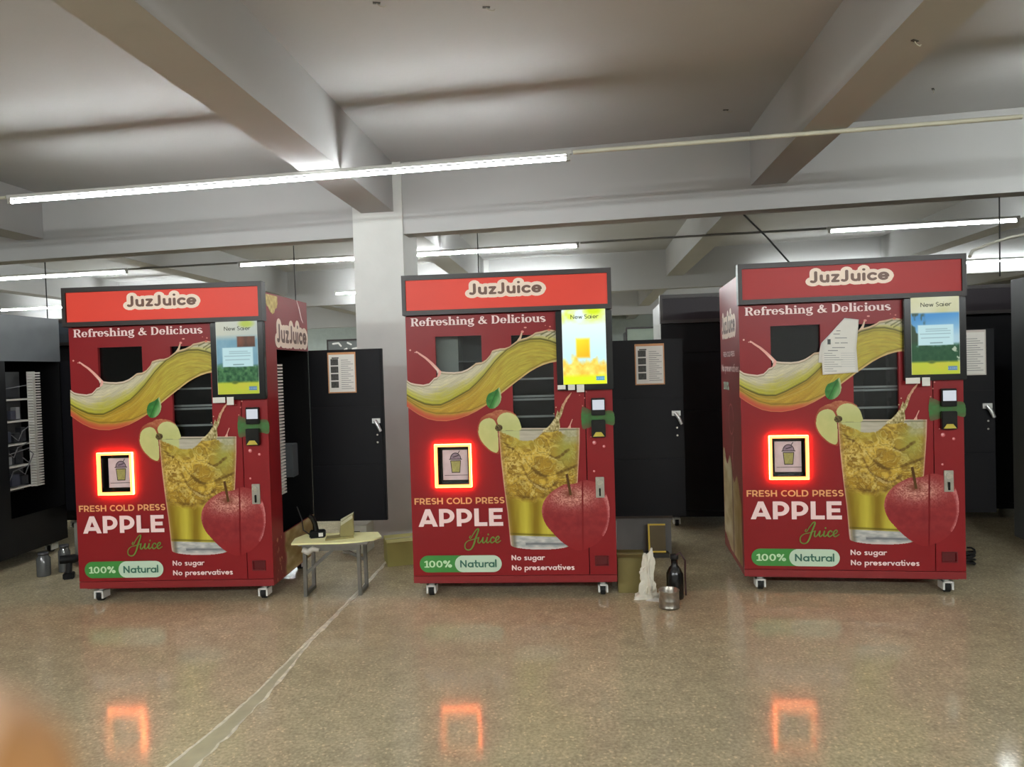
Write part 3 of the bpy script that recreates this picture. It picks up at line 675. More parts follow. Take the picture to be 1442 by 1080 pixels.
def art_apple(u_lo, u_hi, y):
    P = spline([(762.2, 724), (763, 711), (768, 700.5), (776, 692), (786, 685.5), (794, 681.5), (801, 681.5), (810, 680), (818, 676.8), (828, 676), (840, 680.5), (849.5, 690), (855, 703), (857, 720), (855.3, 738), (850, 752.5), (842, 763), (830, 771), (814, 776), (800, 770.5), (788, 762), (776, 749.5), (767, 738)], 5)
    U, V, m = grid_in(P); m &= (U >= u_lo) & (U <= u_hi)
    n = fbm(U*.8, V*.8, 5, 3); n2 = fbm(U*.16, V*.16, 6)
    C = mixc((132, 36, 42), (160, 52, 54), n2)
    top = np.exp(-(((U-803)/34)**2+((V-699)/16)**2))*1.1; C = mixc(C, mixc((150, 70, 64), (232, 172, 156), n*2.0-.45), np.clip(top*1.15, 0, .95))
    dip = np.exp(-(((U-801)/9)**2+((V-695)/5)**2)); C = mixc(C, (116, 58, 40), dip*.8)
    d = np.hypot((U-810)/47.5, (V-726)/50.5)
    ang = np.degrees(np.arctan2(V-726, U-810))
    C = mixc(C, (236, 168, 166), np.clip((d-.90)/.1, 0, 1)*((ang > -35) & (ang < 38))*(n*1.2+.2))
    C = mixc(C, (204, 128, 112), np.clip((d-.93)/.09, 0, 1)*((ang > 100) | (ang < -140))*n*1.3)
    C = mixc(C, (150, 36, 40), np.clip((V-748)/24, 0, 1))
    C = mixc(C, (166, 58, 58), np.clip((d-.8)*4, 0, 1)*np.clip((735-V)/40, 0, 1)*.4)
    return gridmesh('apple_print', U, V, C, y, print_mat(), m)
def art_stem():
    return poly_print('stem_print', [([(795.5, 667.5), (799, 666.5), (801.6, 680), (804.2, 696.5), (801, 697.5), (798.2, 682)], (92, 62, 24))], -.0060)

# ------------------------------------------------------------------ machine materials
RED = mat('red_vinyl', rgb(140, 31, 36), .34, var=.03, scale=2, spec=.28)
RED_D = mat('red_base', rgb(140, 34, 38), .4, var=.04)
RED_SLOT = mat('red_plastic', rgb(96, 16, 22), .4)
BLACK = mat('black_metal', rgb(9, 9, 12), .42, var=.1, spec=.22)
BLACKG = mat('black_gloss', rgb(14, 15, 14), .2, spec=.5)
INNER = mat('inner_black', rgb(9, 9, 11), .7, spec=.2)
DOORB = mat('door_black', rgb(9, 9, 15), .5, var=.15, scale=3, spec=.22)
FRAME = mat('header_frame', rgb(40, 32, 30), .4)
STEEL = mat('brushed_steel', rgb(190, 188, 180), .32, metal=.9, var=.08, scale=30)
CHROME = mat('chrome', rgb(215, 215, 215), .15, metal=1.0)
WHITEP = mat('white_plastic', rgb(225, 224, 218), .45)
PAPER = mat('white_paper', rgb(232, 230, 224), .8, var=.03)
GREYST = mat('grey_steel', rgb(88, 93, 97), .45, var=.06, spec=.5)
RUBBER = mat('black_rubber', rgb(20, 20, 20), .7)
CREAM = mat('cream_ink', rgb(255, 232, 214), .4, var=.02)
BROWN = mat('brown_ink', rgb(112, 76, 60), .4, var=.06)
PINKW = mat('pink_white_ink', rgb(255, 226, 224), .4, var=.02)
PEACH = mat('peach_ink', rgb(240, 176, 118), .4, var=.04)
GREEN = mat('green_ink', rgb(66, 146, 66), .4, var=.05)
MINT = mat('mint_ink', rgb(204, 228, 204), .4, var=.03)
PALEG = mat('pale_green_ink', rgb(206, 240, 196), .4, var=.02)
DGREEN = mat('dark_green_ink', rgb(56, 112, 92), .4, var=.04)
OLIVEG = mat('script_green_ink', rgb(106, 140, 56), .4, var=.1)
LED = mat('amber_diffuser', rgb(255, 190, 110), .5, emit=(1.0, .29, .075, 1), estr=3.2)
LED2 = mat('amber_led', rgb(255, 150, 80), .5, emit=(1.0, .19, .045, 1), estr=34.0)
def sign_mat(lit):
    return mat('sign_red_lit' if lit else 'sign_red', rgb(200, 62, 52) if lit else rgb(176, 50, 50), .35, var=.06, scale=1.5, emit=(.75, .08, .045, 1) if lit else None, estr=.30, spec=.2)
MESH = {}
def cached(key, fn):
    if key not in MESH: MESH[key] = fn()
    return MESH[key]

SEAM0, SEAM1 = 1.0865, 1.0915
ZT = 1.752                                   # underside of the header
def holed(x0, x1, z0, z1, holes, y0, y1, mi=0):
    xs = sorted({x0, x1}|{h[0] for h in holes}|{h[1] for h in holes}); zs = sorted({z0, z1}|{h[2] for h in holes}|{h[3] for h in holes}); m = MB()
    for i in range(len(xs)-1):
        for j in range(len(zs)-1):
            cx, cz = (xs[i]+xs[i+1])/2, (zs[j]+zs[j+1])/2
            if not any(h[0] < cx < h[1] and h[2] < cz < h[3] for h in holes): m.box(xs[i], xs[i+1], y0, y1, zs[j], zs[j+1], mi)
    return m
WIN1 = prect(615.5, 472, 680, 528); WIN2 = prect(722.3, 470.6, 780.3, 603)
DISP = prect(617, 628, 661.2, 682); RING = prect(613.7, 624.8, 664.2, 685.2)
def letters():
    out = {}
    def rect(u0, u1, v0, v1):
        a = prect(u0, v0, u1, v1); return a
    y = -.0062
    x0, x1, z0, z1 = rect(580.8, 769, 444, 455.4); out['heading_lettering'] = (write(MB(), 'Refreshing & Delicious', 'serif', 0, x0, x1, z0, z1-z0, y, words=True), PINKW)
    x0, x1, z0, z1 = rect(584, 710.2, 700.3, 709.4); out['fresh_lettering'] = (write(MB(), 'FRESH COLD PRESS', 'caps', .19, x0, x1, z0, z1-z0, y, track=.03, words=True), PEACH)
    x0, x1, z0, z1 = rect(589, 707.6, 716, 741); out['apple_lettering'] = (write(MB(), 'APPLE', 'caps', .215, x0, x1, z0, z1-z0, y, track=.04), PINKW)
    x0, x1, z0, z1 = rect(597, 635.5, 789.6, 799.4); out['percent_lettering'] = (write(MB(), '100%', 'round', .17, x0, x1, z0, z1-z0, y-.0012), PALEG)
    x0, x1, z0, z1 = rect(647.3, 699, 788.6, 799.2); out['natural_lettering'] = (write(MB(), 'Natural', 'round', .17, x0, x1, z0, z1-z0, y-.0018), DGREEN)
    x0, x1, z0, z1 = rect(719.3, 765, 781.6, 789.2); out['sugar_lettering'] = (write(MB(), 'No sugar', 'round', .19, x0, x1, z0, z1-z0, y, words=True), PINKW)
    x0, x1, z0, z1 = rect(719.7, 807.5, 795.6, 803.2); out['preservatives_lettering'] = (write(MB(), 'No preservatives', 'round', .19, x0, x1, z0, z1-z0, y, words=True), PINKW)
    # script word
    m = MB()
    def T_(u, v): x, z = pm(u, v); return (x, y, z)
    def px(P, Wd):
        P = spline_open(P, 6); n = len(P); Wd = np.interp(np.linspace(0, 1, n), np.linspace(0, 1, len(Wd)), Wd)
        for i in range(n-1):
            (a0, b0), (a1, b1) = P[i], P[i+1]; d = math.hypot(a1-a0, b1-b0)+1e-9; nx, ny = -(b1-b0)/d/2, (a1-a0)/d/2
            m.add([T_(a0+nx*Wd[i], b0+ny*Wd[i]), T_(a0-nx*Wd[i], b0-ny*Wd[i]), T_(a1-nx*Wd[i+1], b1-ny*Wd[i+1]), T_(a1+nx*Wd[i+1], b1+ny*Wd[i+1])], [(0, 1, 2, 3)])
        for i in range(n): disc2(m, P[i][0], P[i][1], Wd[i]/2, T_, 7)
    px([(662, 754.5), (660.6, 757), (662.5, 757.8), (666, 752), (670.5, 745.8), (673.2, 744.6), (673, 748), (669.5, 757), (666.5, 767), (663, 773), (658.5, 774.6), (654.6, 772), (654.6, 766), (659, 761.5), (666, 759.5), (672.5, 757.2)], [1.3, 1.3, 1.2, 1.3, 1.6, 1.9, 2.1, 2.4, 2.3, 1.8, 1.6, 1.5, 1.4, 1.2, 1.1, 1.1])
    px([(673.6, 757), (672.6, 763), (674.6, 764.6), (678, 760.5), (679.8, 757), (678.9, 762.8), (680.8, 764.4), (684, 761)], [2, 2, 1.6, 1.4, 1.9, 2, 1.5, 1.1])
    px([(685.6, 757), (684.6, 762.6), (686.4, 764.2), (689.5, 761.4)], [2, 2, 1.5, 1.1])
    px([(695.2, 757.6), (693.4, 756.2), (690.8, 758.6), (690.2, 762.4), (692.4, 764.4), (696.4, 761.6)], [2, 1.6, 1.8, 2, 1.6, 1.1])
    px([(697, 761.4), (700.6, 759.4), (702.2, 756.6), (700.4, 755.2), (697.6, 758.2), (697.4, 762.2), (699.8, 764.2), (704.6, 761.2)], [1.2, 1.4, 1.5, 1.6, 1.9, 2, 1.6, 1.0])
    px([(687, 752.2), (687, 752.8)], [2.2, 2.2])
    out['juice_lettering'] = (flat_union(m), OLIVEG)
    # pill behind the '100% Natural'
    def pill(u0, u1, v0, v1, yy):
        x0, x1, z0, z1 = rect(u0, u1, v0, v1); r = (z1-z0)/2; cz = (z0+z1)/2
        P = arc(x1-r, cz, r, r, -90, 90, 16)+arc(x0+r, cz, r, r, 90, 270, 16)
        return MB().add([(p[0], yy, p[1]) for p in P], [tuple(range(len(P)))])
    out['green_pill_print'] = (pill(590.5, 700, 782.2, 806.2, -.0054), GREEN)
    out['mint_pill_print'] = (pill(640, 705.6, 782.2, 806, -.0062), MINT)
    return out
def spline_open(P, n=6):
    out = []; N = len(P)
    for i in range(N-1):
        p0, p1, p2, p3 = [np.array(P[min(max(i+k, 0), N-1)], float) for k in (-1, 0, 1, 2)]
        for t in np.linspace(0, 1, n, endpoint=False):
            q = .5*((2*p1)+(-p0+p2)*t+(2*p0-5*p1+4*p2-p3)*t*t+(-p0+3*p1-3*p2+p3)*t**3); out.append((float(q[0]), float(q[1])))
    out.append(tuple(map(float, P[-1]))); return out
def logo(x0, x1, z0, cap, y, plane=None):
    """dark rounded word on its fat cream outline"""
    a = write(MB(), 'JuzJuice', 'round', .20, x0, x1, z0, cap, y, extra=.56, plane=plane)
    # fill the gaps so that the outline is one shape
    b = write(MB(), 'JuzJuice', 'round', .20, x0, x1, z0, cap, y-.0012 if plane is None else y+.0012, plane=plane)
    return a, b

def display_mesh(kind):
    x0, x1, z0, z1 = prect(792.6, 433, 853, 540.3)
    nx, nz = 92, 164
    X, Y = np.meshgrid(np.linspace(0, 1, nx), np.linspace(0, 1, nz))      # Y downward
    hill = fbm(X*7, Y*7, 3)
    if kind == 'orange':
        C = mixc((225, 245, 245), (196, 238, 250), np.clip((Y-.2)*2, 0, 1))
        C = mixc(C, (220, 238, 90), np.clip(fbm(X*5, Y*8, 4)*2.4-.9, 0, 1)*np.clip((.24-Y)*9, 0, 1))
        C = mixc(C, (206, 230, 20), np.clip(1-np.hypot((X-.72)/.26, (Y-.05)/.06), 0, 1)*1.6)
        g = np.clip((.5-np.maximum(np.abs(X-.47)/.36, np.abs(Y-.53)/.29))*7, 0, 1)
        C = mixc(C, mixc((246, 226, 40), (252, 178, 10), (Y-.4)*3.4+(X-.45)), g)
        f = np.clip((Y-.66)*14+(hill-.5)*3, 0, 1); C = mixc(C, mixc((250, 238, 120), (236, 190, 60), fbm(X*9, Y*15, 6)*1.6-.3), f)
        C = mixc(C, (222, 236, 20), np.clip((Y-.86)*18, 0, 1))
    else:
        if kind == 'sky':
            C = mixc((226, 226, 200), (206, 206, 150), fbm(X*3, Y*5, 2)); s = np.clip((Y-.215)*40, 0, 1)
            C = mixc(C, mixc((70, 150, 214), (186, 222, 236), (Y-.24)*3.2+(X*.3-.2)), s)
            tr = np.clip((hill-.42)*9, 0, 1)*np.clip((.26+.1*hill-X)*14, 0, 1)*s; C = mixc(C, (52, 74, 52), tr)
        else:
            C = mixc((214, 216, 196), (196, 206, 196), X); C = mixc(C, (186, 206, 70), np.clip(1-np.hypot((X-.74)/.24, (Y-.06)/.07), 0, 1)*1.6)
            C = mixc(C, mixc((150, 190, 206), (110, 160, 180), hill), np.clip((Y-.2)*12, 0, 1))
            bx = np.clip((.5-np.maximum(np.abs(X-.72)/.46, np.abs(Y-.30)/.15))*16, 0, 1); C = mixc(C, mixc((60, 52, 44), (130, 80, 60), hill*1.5-.2), bx)
        gr = np.clip((Y-.60)*20+(hill-.5)*2, 0, 1); gc = mixc((30, 78, 48), (88, 140, 88) if kind != 'sky' else (44, 92, 58), fbm(X*16, Y*26, 5)*1.8-.4)
        if kind == 'sky': gc = mixc(gc, (190, 206, 180), np.clip((fbm(X*10, Y*16, 8)-.56)*14, 0, 1)*np.clip((X-.68)*8, 0, 1))
        C = mixc(C, gc, gr)
        yb = np.clip((Y-.825)*30, 0, 1); C = mixc(C, mixc((190, 214, 60), (216, 206, 70), fbm(X*4, Y*6, 7)), yb)
        C = mixc(C, (96, 120, 50), np.clip(1-np.hypot((X-.42)/.1, (Y-.845)/.03), 0, 1)*1.5)
        dl = np.clip((.5-np.maximum(np.abs(X-.51)/.76, np.abs(Y-.505)/.265))*30, 0, 1)
        dc = np.full(C.shape, (206, 242, 246.))
        for yy, xa, xb in ((.43, .3, .75), (.455, .3, .82), (.49, .18, .82), (.54, .2, .8)):
            dc = mixc(dc, (140, 170, 178), np.exp(-((Y-yy)/.005)**2)*(X > xa)*(X < xb)*.8)
        dc = mixc(dc, (110, 140, 140), np.exp(-((Y-.605)/.006)**2)*(np.abs(X-.52) < .13))
        C = mixc(C, dc, dl)
    # blue button and the dark script along the top
    bt = np.clip((.5-np.maximum(np.abs(X-.85)/.2, np.abs(Y-.928)/.055))*18, 0, 1)
    C = mixc(C, (70, 150, 190) if kind == 'orange' else (100, 140, 180), bt)
    C = mixc(C, (190, 220, 230), bt*np.exp(-((Y-.928)/.006)**2)*(np.sin(X*150) > -.2)*.8)
    C = mixc(C, (236, 240, 226), np.clip(1-np.minimum(X, 1-X)/.012, 0, 1)*.7)
    P = np.stack([x0+(x1-x0)*X, np.full_like(X, -.0356), z1-(z1-z0)*Y], -1).reshape(-1, 3)
    F = [(i*nx+j, (i+1)*nx+j, (i+1)*nx+j+1, i*nx+j+1) for i in range(nz-1) for j in range(nx-1)]
    return colmesh('display', P, F, C.reshape(-1, 3), screen_mat('display_glow_'+kind, 1.15 if kind == 'orange' else .78))
def caster(parent, x, y):
    c = MB().box(-.045, .045, -.04, .04, .082, .0955).lathe([(0, .066), (.02, .066), (.02, .083), (0, .083)]).box(-.030, -.019, -.045, .03, .020, .07).box(.019, .030, -.045, .03, .020, .07).box(-.030, .030, -.045, .03, .060, .07).build('caster', WHITEP, parent, loc=(x, y, 0))
    m = MB(); n = 18
    for (r, hw, mi) in ((.034, .014, 0), (.016, .017, 1)):
        vs = []; fs = []
        for k in range(n):
            a = 2*math.pi*k/n
            for s in (-hw, hw): vs.append((s, -.012+r*math.cos(a), .034+r*math.sin(a)))
        for k in range(n):
            b = (k+1) % n; fs.append((2*k, 2*b, 2*b+1, 2*k+1))
        m.add(vs, fs+[tuple(range(0, 2*n, 2)), tuple(range(1, 2*n, 2))[::-1]], mi)
    o = m.build('wheel', [RUBBER, WHITEP], c)
def cabinet_mesh(outer, open_side=True, lower=None):
    m = MB(); t = .008; zt = 1.935; y0 = .021
    def pan(x0, x1, yy0, yy1, z0, z1, ax, s):
        """outer skin plus dark liner on the inner side (s)"""
        m.box(x0, x1, yy0, yy1, z0, z1, 0)
        q = [x0, x1, yy0, yy1, z0, z1]
        if ax is not None:
            k = ax*2
            if s > 0: q[k], q[k+1] = q[k+1], q[k+1]+t
            else: q[k], q[k+1] = q[k]-t, q[k]
            e = .001
            for a in range(3):
                if a != ax: q[2*a] += e; q[2*a+1] -= e
            m.box(*q, 1)
    pan(0, t, y0, D, ZB, zt, 0, 1)
    pan(t, W-t, D-t, D, ZB, zt, 1, -1)
    pan(t, W-t, y0, D-t, zt-t, zt, 2, -1)
    pan(t, W-t, y0, D-t, ZB, ZB+t, 2, 1)
    if open_side:
        pan(W-t, W, y0, .19, .38, 1.58, 0, -1); k0 = len(m.f); pan(W-t, W, y0, D, 1.58, zt, 0, -1); k1 = len(m.f); pan(W-t, W, y0, D, ZB, .38, 0, -1)
        if lower: m.mi = [(2 if q == 0 and not (k0 <= i < k1) else q) for i, q in enumerate(m.mi)]
        m.box(W-.03, W, D-.02, D, .38, 1.58, 1)
    else: pan(W-t, W, y0, D, ZB, zt, 0, -1)
    return m.mesh('cabinet', [outer, INNER]+([lower] if lower else []))
def duct_mesh(x, y0, y1, z0, z1):
    m = MB(); m.box(x-.05, x-.042, y0, y1, z0, z1); n = int((z1-z0)/.021)
    for k in range(n):
        z = z0+(k+.15)*(z1-z0)/n
        for yy in (y0, y1-.006): m.box(x-.042, x, yy, yy+.006, z, z+.012)
        m.box(x-.004, x, y0+.006, y1-.006, z, z+.010)
    return m.mesh('wiring_duct', WHITEP)
def machine(loc, rz, label, kind, group, header='lit', right_logo=False, left_print=False):
    t = thing('vending_machine', (loc[0], loc[1], 0), rz, label, 'vending machine', group)
    link('cabinet', cached('cab_red', lambda: cabinet_mesh(RED)), t)
    # header
    hz0, hz1 = ZT, H
    f = link('header_frame', cached('hframe', lambda: holed(-.008, W+.008, hz0, hz1, [(.016, W-.016, hz0+.028, hz1-.03)], -.045, .0).box(-.008, W+.008, .0, .02, hz0, hz1).mesh('header_frame', FRAME)), t)
    MB().box(.016, W-.016, -.034, .001, hz0+.028, hz1-.03).build('sign_panel', sign_mat(header == 'lit'), f)
    lx0, lx1, lz0, lz1 = prect(664, 397.5, 764.5, 413.6); la, lb = logo(lx0, lx1, lz0, lz1-lz0, -.036)
    link('logo_outline', cached('lo', lambda: la.mesh('logo_outline', CREAM)), f); link('logo_lettering', cached('ll', lambda: lb.mesh('logo_lettering', BROWN)), f)
    # door with windows
    d = link('front_door', cached('door', lambda: holed(0, SEAM0, .140, ZT-.004, [WIN1, WIN2, DISP], 0, .02).mesh('front_door', RED)), t)
    for key, fn in (('wave', art_wave), ('tend', art_tendrils), ('leaf', art_leaf), ('glass', art_glass), ('splash', art_splash), ('stem', art_stem)):
        me = cached(key, fn)
        for q in (me if isinstance(me, list) else [me]): link(q.name.split('.')[0], q, d)
    for i, me in enumerate(cached('slice', art_slice)): link(me.name.split('.')[0], me, d)
    link('apple_print', cached('ap1', lambda: art_apple(0, 818.6, -.0046)), d)
    for nm, (mb, mm) in cached('txt', letters).items():
        for wi, q in enumerate(mb if isinstance(mb, list) else [mb]): link(nm, cached('t_%s%d' % (nm, wi), lambda: q.mesh(nm, mm)), d)
    for nm, wr in (('upper_window', WIN1), ('tall_window', WIN2)):
        link(nm, cached(nm, lambda: MB().box(wr[0]-.004, wr[1]+.004, .021, .025, wr[2]-.004, wr[3]+.004).mesh(nm, glass_mat())), t)
    # right hand service panel
    s = link('service_panel', cached('sp', lambda: holed(SEAM1, W, .140, ZT-.004, [prect(837.5, 784.5, 854, 796)], 0, .02).box(SEAM1, W, .02, .024, .14, ZT-.004, 1).mesh('service_panel', [RED, RED_SLOT])), t)
    link('apple_print', cached('ap2', lambda: art_apple(820.0, 900, -.0046)), s); [link(q.name.split('.')[0], q, s) for q in cached('drops', art_drops)]
    c = prect(836, 783, 855.5, 797.5)
    link('coin_return', cached('coin', lambda: holed(c[0], c[1], c[2], c[3], [(c[0]+.006, c[1]-.006, c[2]+.006, c[3]-.006)], -.006, .001).box(c[0]+.007, c[1]-.007, .006, .01, c[2]+.007, c[3]-.007).mesh('coin_return', RED_SLOT)), s)
    b = prect(784, 425.5, 861.8, 548.5)
    sc = link('touch_screen', cached('bezel', lambda: MB().box(b[0], min(b[1], W+.012), -.035, -.0005, b[2], min(b[3], ZT-.006)).mesh('touch_screen', BLACKG, .004)), t)
    link('display', cached('disp_'+kind, lambda: display_mesh(kind)), sc)
    def script():
        x0, x1, z0, z1 = prect(804, 443, 842, 449); m = write(MB(), 'New Saier', 'round', .13, x0, x1, z0, z1-z0, -.0366); return m.mesh('script_lettering', mat('dark_script', rgb(60, 62, 50), .5))
    link('script_lettering', cached('script', script), sc)
    tags = ((785.5, 796.5, 541.5, 547.6), (800, 809.6, 541, 548.5), (812, 822.4, 540.8, 551.5)) if kind == 'orange' else ((786, 804, 545, 553), (806.5, 816.5, 544.5, 556))
    for q in tags:
        r = prect(q[0], q[2], q[1], q[3]); MB().box(r[0], r[1], -.0385, -.0362, r[2], r[3]).build('paper_tag', PAPER, sc, bevel=.0006)
    r = prect(832, 559.8, 851.2, 584); q = prect(833.6, 562.4, 850, 576.4)
    cr_ = link('card_reader', cached('cr', lambda: MB().box(r[0], r[1], -.028, -.0005, r[2], r[3]).mesh('card_reader', BLACKG, .003)), t)
    link('reader_screen', cached('crs', lambda: MB().box(q[0], q[1], -.0295, -.0275, q[2], q[3]).mesh('reader_screen', mat('reader_glow', rgb(60, 60, 66), .3, emit=(.62, .66, .72, 1), estr=.9))), cr_)
    r2 = prect(832.2, 590.4, 851.6, 615); q2 = prect(834, 607.6, 850, 613.6)
    ba = link('bill_acceptor', cached('ba', lambda: MB().box(r2[0], r2[1], -.034, -.0005, r2[2], r2[3]).mesh('bill_acceptor', BLACKG, .004)), t)
    link('bill_slot', cached('bs', lambda: MB().prism([(q2[0], q2[2]), (q2[1], q2[2]), (q2[1]-.018, q2[3]), (q2[0]+.018, q2[3])], -.038, -.034, axis='y').mesh('bill_slot', mat('yellow_plastic', rgb(196, 178, 66), .4))), ba)
    r3 = prect(837.6, 671.5, 849.6, 700.5); kx, kz = pm(843, 678.6)
    def lockm():
        m = MB(); m.box(r3[0], r3[1], -.010, -.0005, r3[2], r3[3])
        return m.mesh('lock_plate', STEEL, .002)
    lk = link('lock_plate', cached('lk', lockm), t)
    def cyl():
        m = MB(); n = 18
        for rr_, ya, yb in ((.017, -.018, -.010), (.009, -.021, -.018)):
            m.prism([(kx+rr_*math.cos(2*math.pi*k/n), kz+rr_*math.sin(2*math.pi*k/n)) for k in range(n)], ya, yb, axis='y')
        return m.mesh('lock_cylinder', CHROME)
    link('lock_cylinder', cached('lc', cyl), lk)
    hx, hz = pm(843.4, 692)
    link('lock_handle', cached('lh', lambda: MB().box(hx-.005, hx+.005, -.020, -.010, hz-.026, hz+.022).mesh('lock_handle', BLACK, .002)), lk)
    link('base_plinth', cached('base', lambda: MB().box(0, W, .0, .02, ZB, .1365).box(.03, W-.03, .03, D-.03, ZB-.012, ZB).mesh('base_plinth', RED_D)), t)
    # lit dispensing hatch
    def ringm():
        m = holed(RING[0], RING[1], RING[2], RING[3], [DISP], -.020, -.0005); e = .0015; a, b, c_, d_ = RING
        for q in ((a-e, a, c_, d_), (b, b+e, c_, d_), (a, b, c_-e, c_), (a, b, d_, d_+e)): m.box(q[0], q[1], -.0185, -.0005, q[2], q[3], 1)
        return m.mesh('led_frame', [LED, LED2])
    lf = link('led_frame', cached('ring', ringm), t)
    def hatch():
        m = MB(); x0, x1, z0, z1 = DISP; dd = .05; e = .0005
        m.box(x0+e, x0+.004, -.004, dd, z0, z1).box(x1-.004, x1-e, -.004, dd, z0, z1).box(x0+.004, x1-.004, -.004, dd, z0+e, z0+.004).box(x0+.004, x1-.004, -.004, dd, z1-.004, z1-e).box(x0, x1, dd, dd+.006, z0, z1)
        return m.mesh('hatch_recess', BLACKG)
    link('hatch_recess', cached('hatch', hatch), t)
    fr = prect(622.6, 634, 657.8, 676.6)
    fl = link('hatch_flap', cached('flap', lambda: MB().box(fr[0], fr[1], .036, .049, fr[2], fr[3]).mesh('hatch_flap', mat('flap_grey', rgb(196, 192, 200), .5, var=.08, scale=20))), t)
    def cup():
        m = MB(); m2 = MB(); x0, x1, z0, z1 = fr; wd = x1-x0; ht = z1-z0; y = .0352; cx = x0+.52*wd
        def q_(a, bb): return (cx+a*wd, y, z0+bb*ht)
        m.add([q_(-.20, .64), q_(-.155, .25), q_(.155, .25), q_(.20, .64)], [(0, 1, 2, 3)], 1)
        m.add([(p[0], y-.0004, p[1]) for p in [(cx+.21*wd*math.cos(math.radians(a)), z0+(.70+.20*math.sin(math.radians(a)))*ht) for a in range(0, 181, 15)]], [tuple(range(13))], 2)
        T_ = lambda a, bb: q_(a, bb)[:1]+(y-.0008,)+q_(a, bb)[2:]
        for P in ([(-.20, .64), (-.155, .25), (.155, .25), (.20, .64), (-.20, .64)], [(-.25, .69), (.25, .69)], [(.10, .88), (.17, .97)], arc(0, .70, .21, .20, 0, 180), [(-.10, .76), (.12, .82)], [(-.45, .155), (.47, .155)]): stroke2(m2, P, .028 if P[0][0] > -.4 else .018, T_)
        m2 = flat_union(m2, .0012); m.add(m2.v, m2.f, 0)
        return m.mesh('cup_print', [mat('cup_line', rgb(36, 30, 40), .5), mat('cup_juice', rgb(150, 156, 92), .5, var=.2, scale=60), mat('cup_lid', rgb(130, 122, 140), .5, var=.2, scale=60)])
    link('cup_print', cached('cup', cup), fl)
    # what shows through the two windows, and the wiring at the open side
    g = WIN1
    if kind == 'orange': link('inner_wall', cached('iw', lambda: MB().box(g[0]-.05, g[0]+.125, .10, .45, 1.25, 1.74).mesh('inner_wall', mat('inner_grey', rgb(176, 178, 172), .6))), t)
    if kind == 'orange': link('inner_back', cached('ib', lambda: MB().box(g[0]+.125, g[1]+.06, .30, .31, 1.25, 1.72).box(g[0]+.125, g[1]+.06, .10, .30, 1.458, 1.466).mesh('inner_back', mat('inner_dark_grey', rgb(120, 120, 120), .6))), t)
    def roll():
        m = MB(); x0, x1, z0, z1 = WIN2
        for v in (533, 558, 562.5, 587): z = pm(750, v)[1]; m.box(x0-.05, x1+.03, .07, .085, z-.006, z+.006)
        return m.mesh('conveyor_bar', mat('bar_grey', rgb(178, 180, 178), .4, metal=.3))
    link('conveyor_bar', cached('bars', roll), t)
    link('wiring_duct', cached('duct', lambda: duct_mesh(W-.02, .245, .335, .62, 1.49)), t)
    link('control_box', cached('cbox', lambda: MB().box(W-.14, W-.03, .50, .60, .70, .93).mesh('control_box', GREYST, .004)), t)
    def board():
        m = MB(); m.box(W-.30, W-.29, .35, .76, .5, 1.5)
        for k in range(9): zz = .55+k*.1; m.box(W-.29, W-.25, .40+.02*(k % 3), .70, zz, zz+.05+.02*(k % 2))
        return m.mesh('circuit_board', mat('board_dark', rgb(40, 42, 46), .5, var=.4, scale=40))
    link('circuit_board', cached('board', board), t)
    # prints on the sides
    if right_logo:
        pl = lambda X, Z, y: (W+y, X, Z)
        a, bb = logo(.20, .77, 1.625, .125, .0015, plane=pl)
        a.build('logo_outline', CREAM, t); bb.build('logo_lettering', BROWN, t)
        U, V = np.meshgrid(np.linspace(.025, .23, 40), np.linspace(1.925, 1.80, 30)); n = fbm(U*40, V*40, 5); C = mixc((176, 140, 50), (226, 206, 120), n*1.8-.4)
        mk = V > 1.80+.06*(np.abs(U-.13)/.1)**2+.02*vnoise(U*60, V*0, 4)
        P = np.stack([np.full_like(U, W+.0018), U, V], -1).reshape(-1, 3); F = [(i*40+j, (i+1)*40+j, (i+1)*40+j+1, i*40+j+1) for i in range(29) for j in range(39) if mk[i:i+2, j:j+2].all()]
        link('splash_print', colmesh('splash_print', P, F, C.reshape(-1, 3), print_mat()), t)
        m = MB(); T_ = lambda a, b: (W+.0016, a, b)
        stroke2(m, [(.60, 1.93), (.64, 1.88), (.68, 1.81), (.71, 1.785)], [.012, .02, .016, .008], T_); flat_union(m, .002).build('tendril_print', PINKW, t)
        U, V = np.meshgrid(np.linspace(.03, .80, 90), np.linspace(.378, .10, 34)); n = fbm(U*9, V*22, 3); n2 = fbm(U*60, V*30, 8)
        C = mixc((150, 122, 52), (214, 198, 150), n*1.6-.3); C = mixc(C, (132, 28, 34), np.clip((.235+.05*(n-.5)-U)*22, 0, 1)); C = mixc(C, (206, 150, 110), np.clip((n2-.66)*9, 0, 1)*np.clip((.3-U)*9, 0, 1))
        P = np.stack([np.full_like(U, W+.0012), U, V], -1).reshape(-1, 3); F = [(i*90+j, (i+1)*90+j, (i+1)*90+j+1, i*90+j+1) for i in range(33) for j in range(89)]
        link('glass_print', colmesh('glass_print', P, F, C.reshape(-1, 3), print_mat()), t)
    if left_print:
        pl = lambda X, Z, y: (-y, D-X, Z)
        a, bb = logo(.12, .66, 1.60, .12, .0015, plane=pl); a.build('logo_outline', CREAM, t); bb.build('logo_lettering', BROWN, t)
        for q in write(MB(), 'FRESH COLD PRESS', 'caps', .19, .14, .62, 1.445, .035, .0015, plane=pl, words=True)+write(MB(), 'No preservatives', 'round', .19, .06, .76, 1.345, .05, .0015, plane=pl, words=True): q.build('side_lettering', PINKW, t)
        m = write(MB(), '100%', 'round', .19, .12, .36, 1.22, .055, .0015, plane=pl); m.build('percent_lettering', MINT, t)
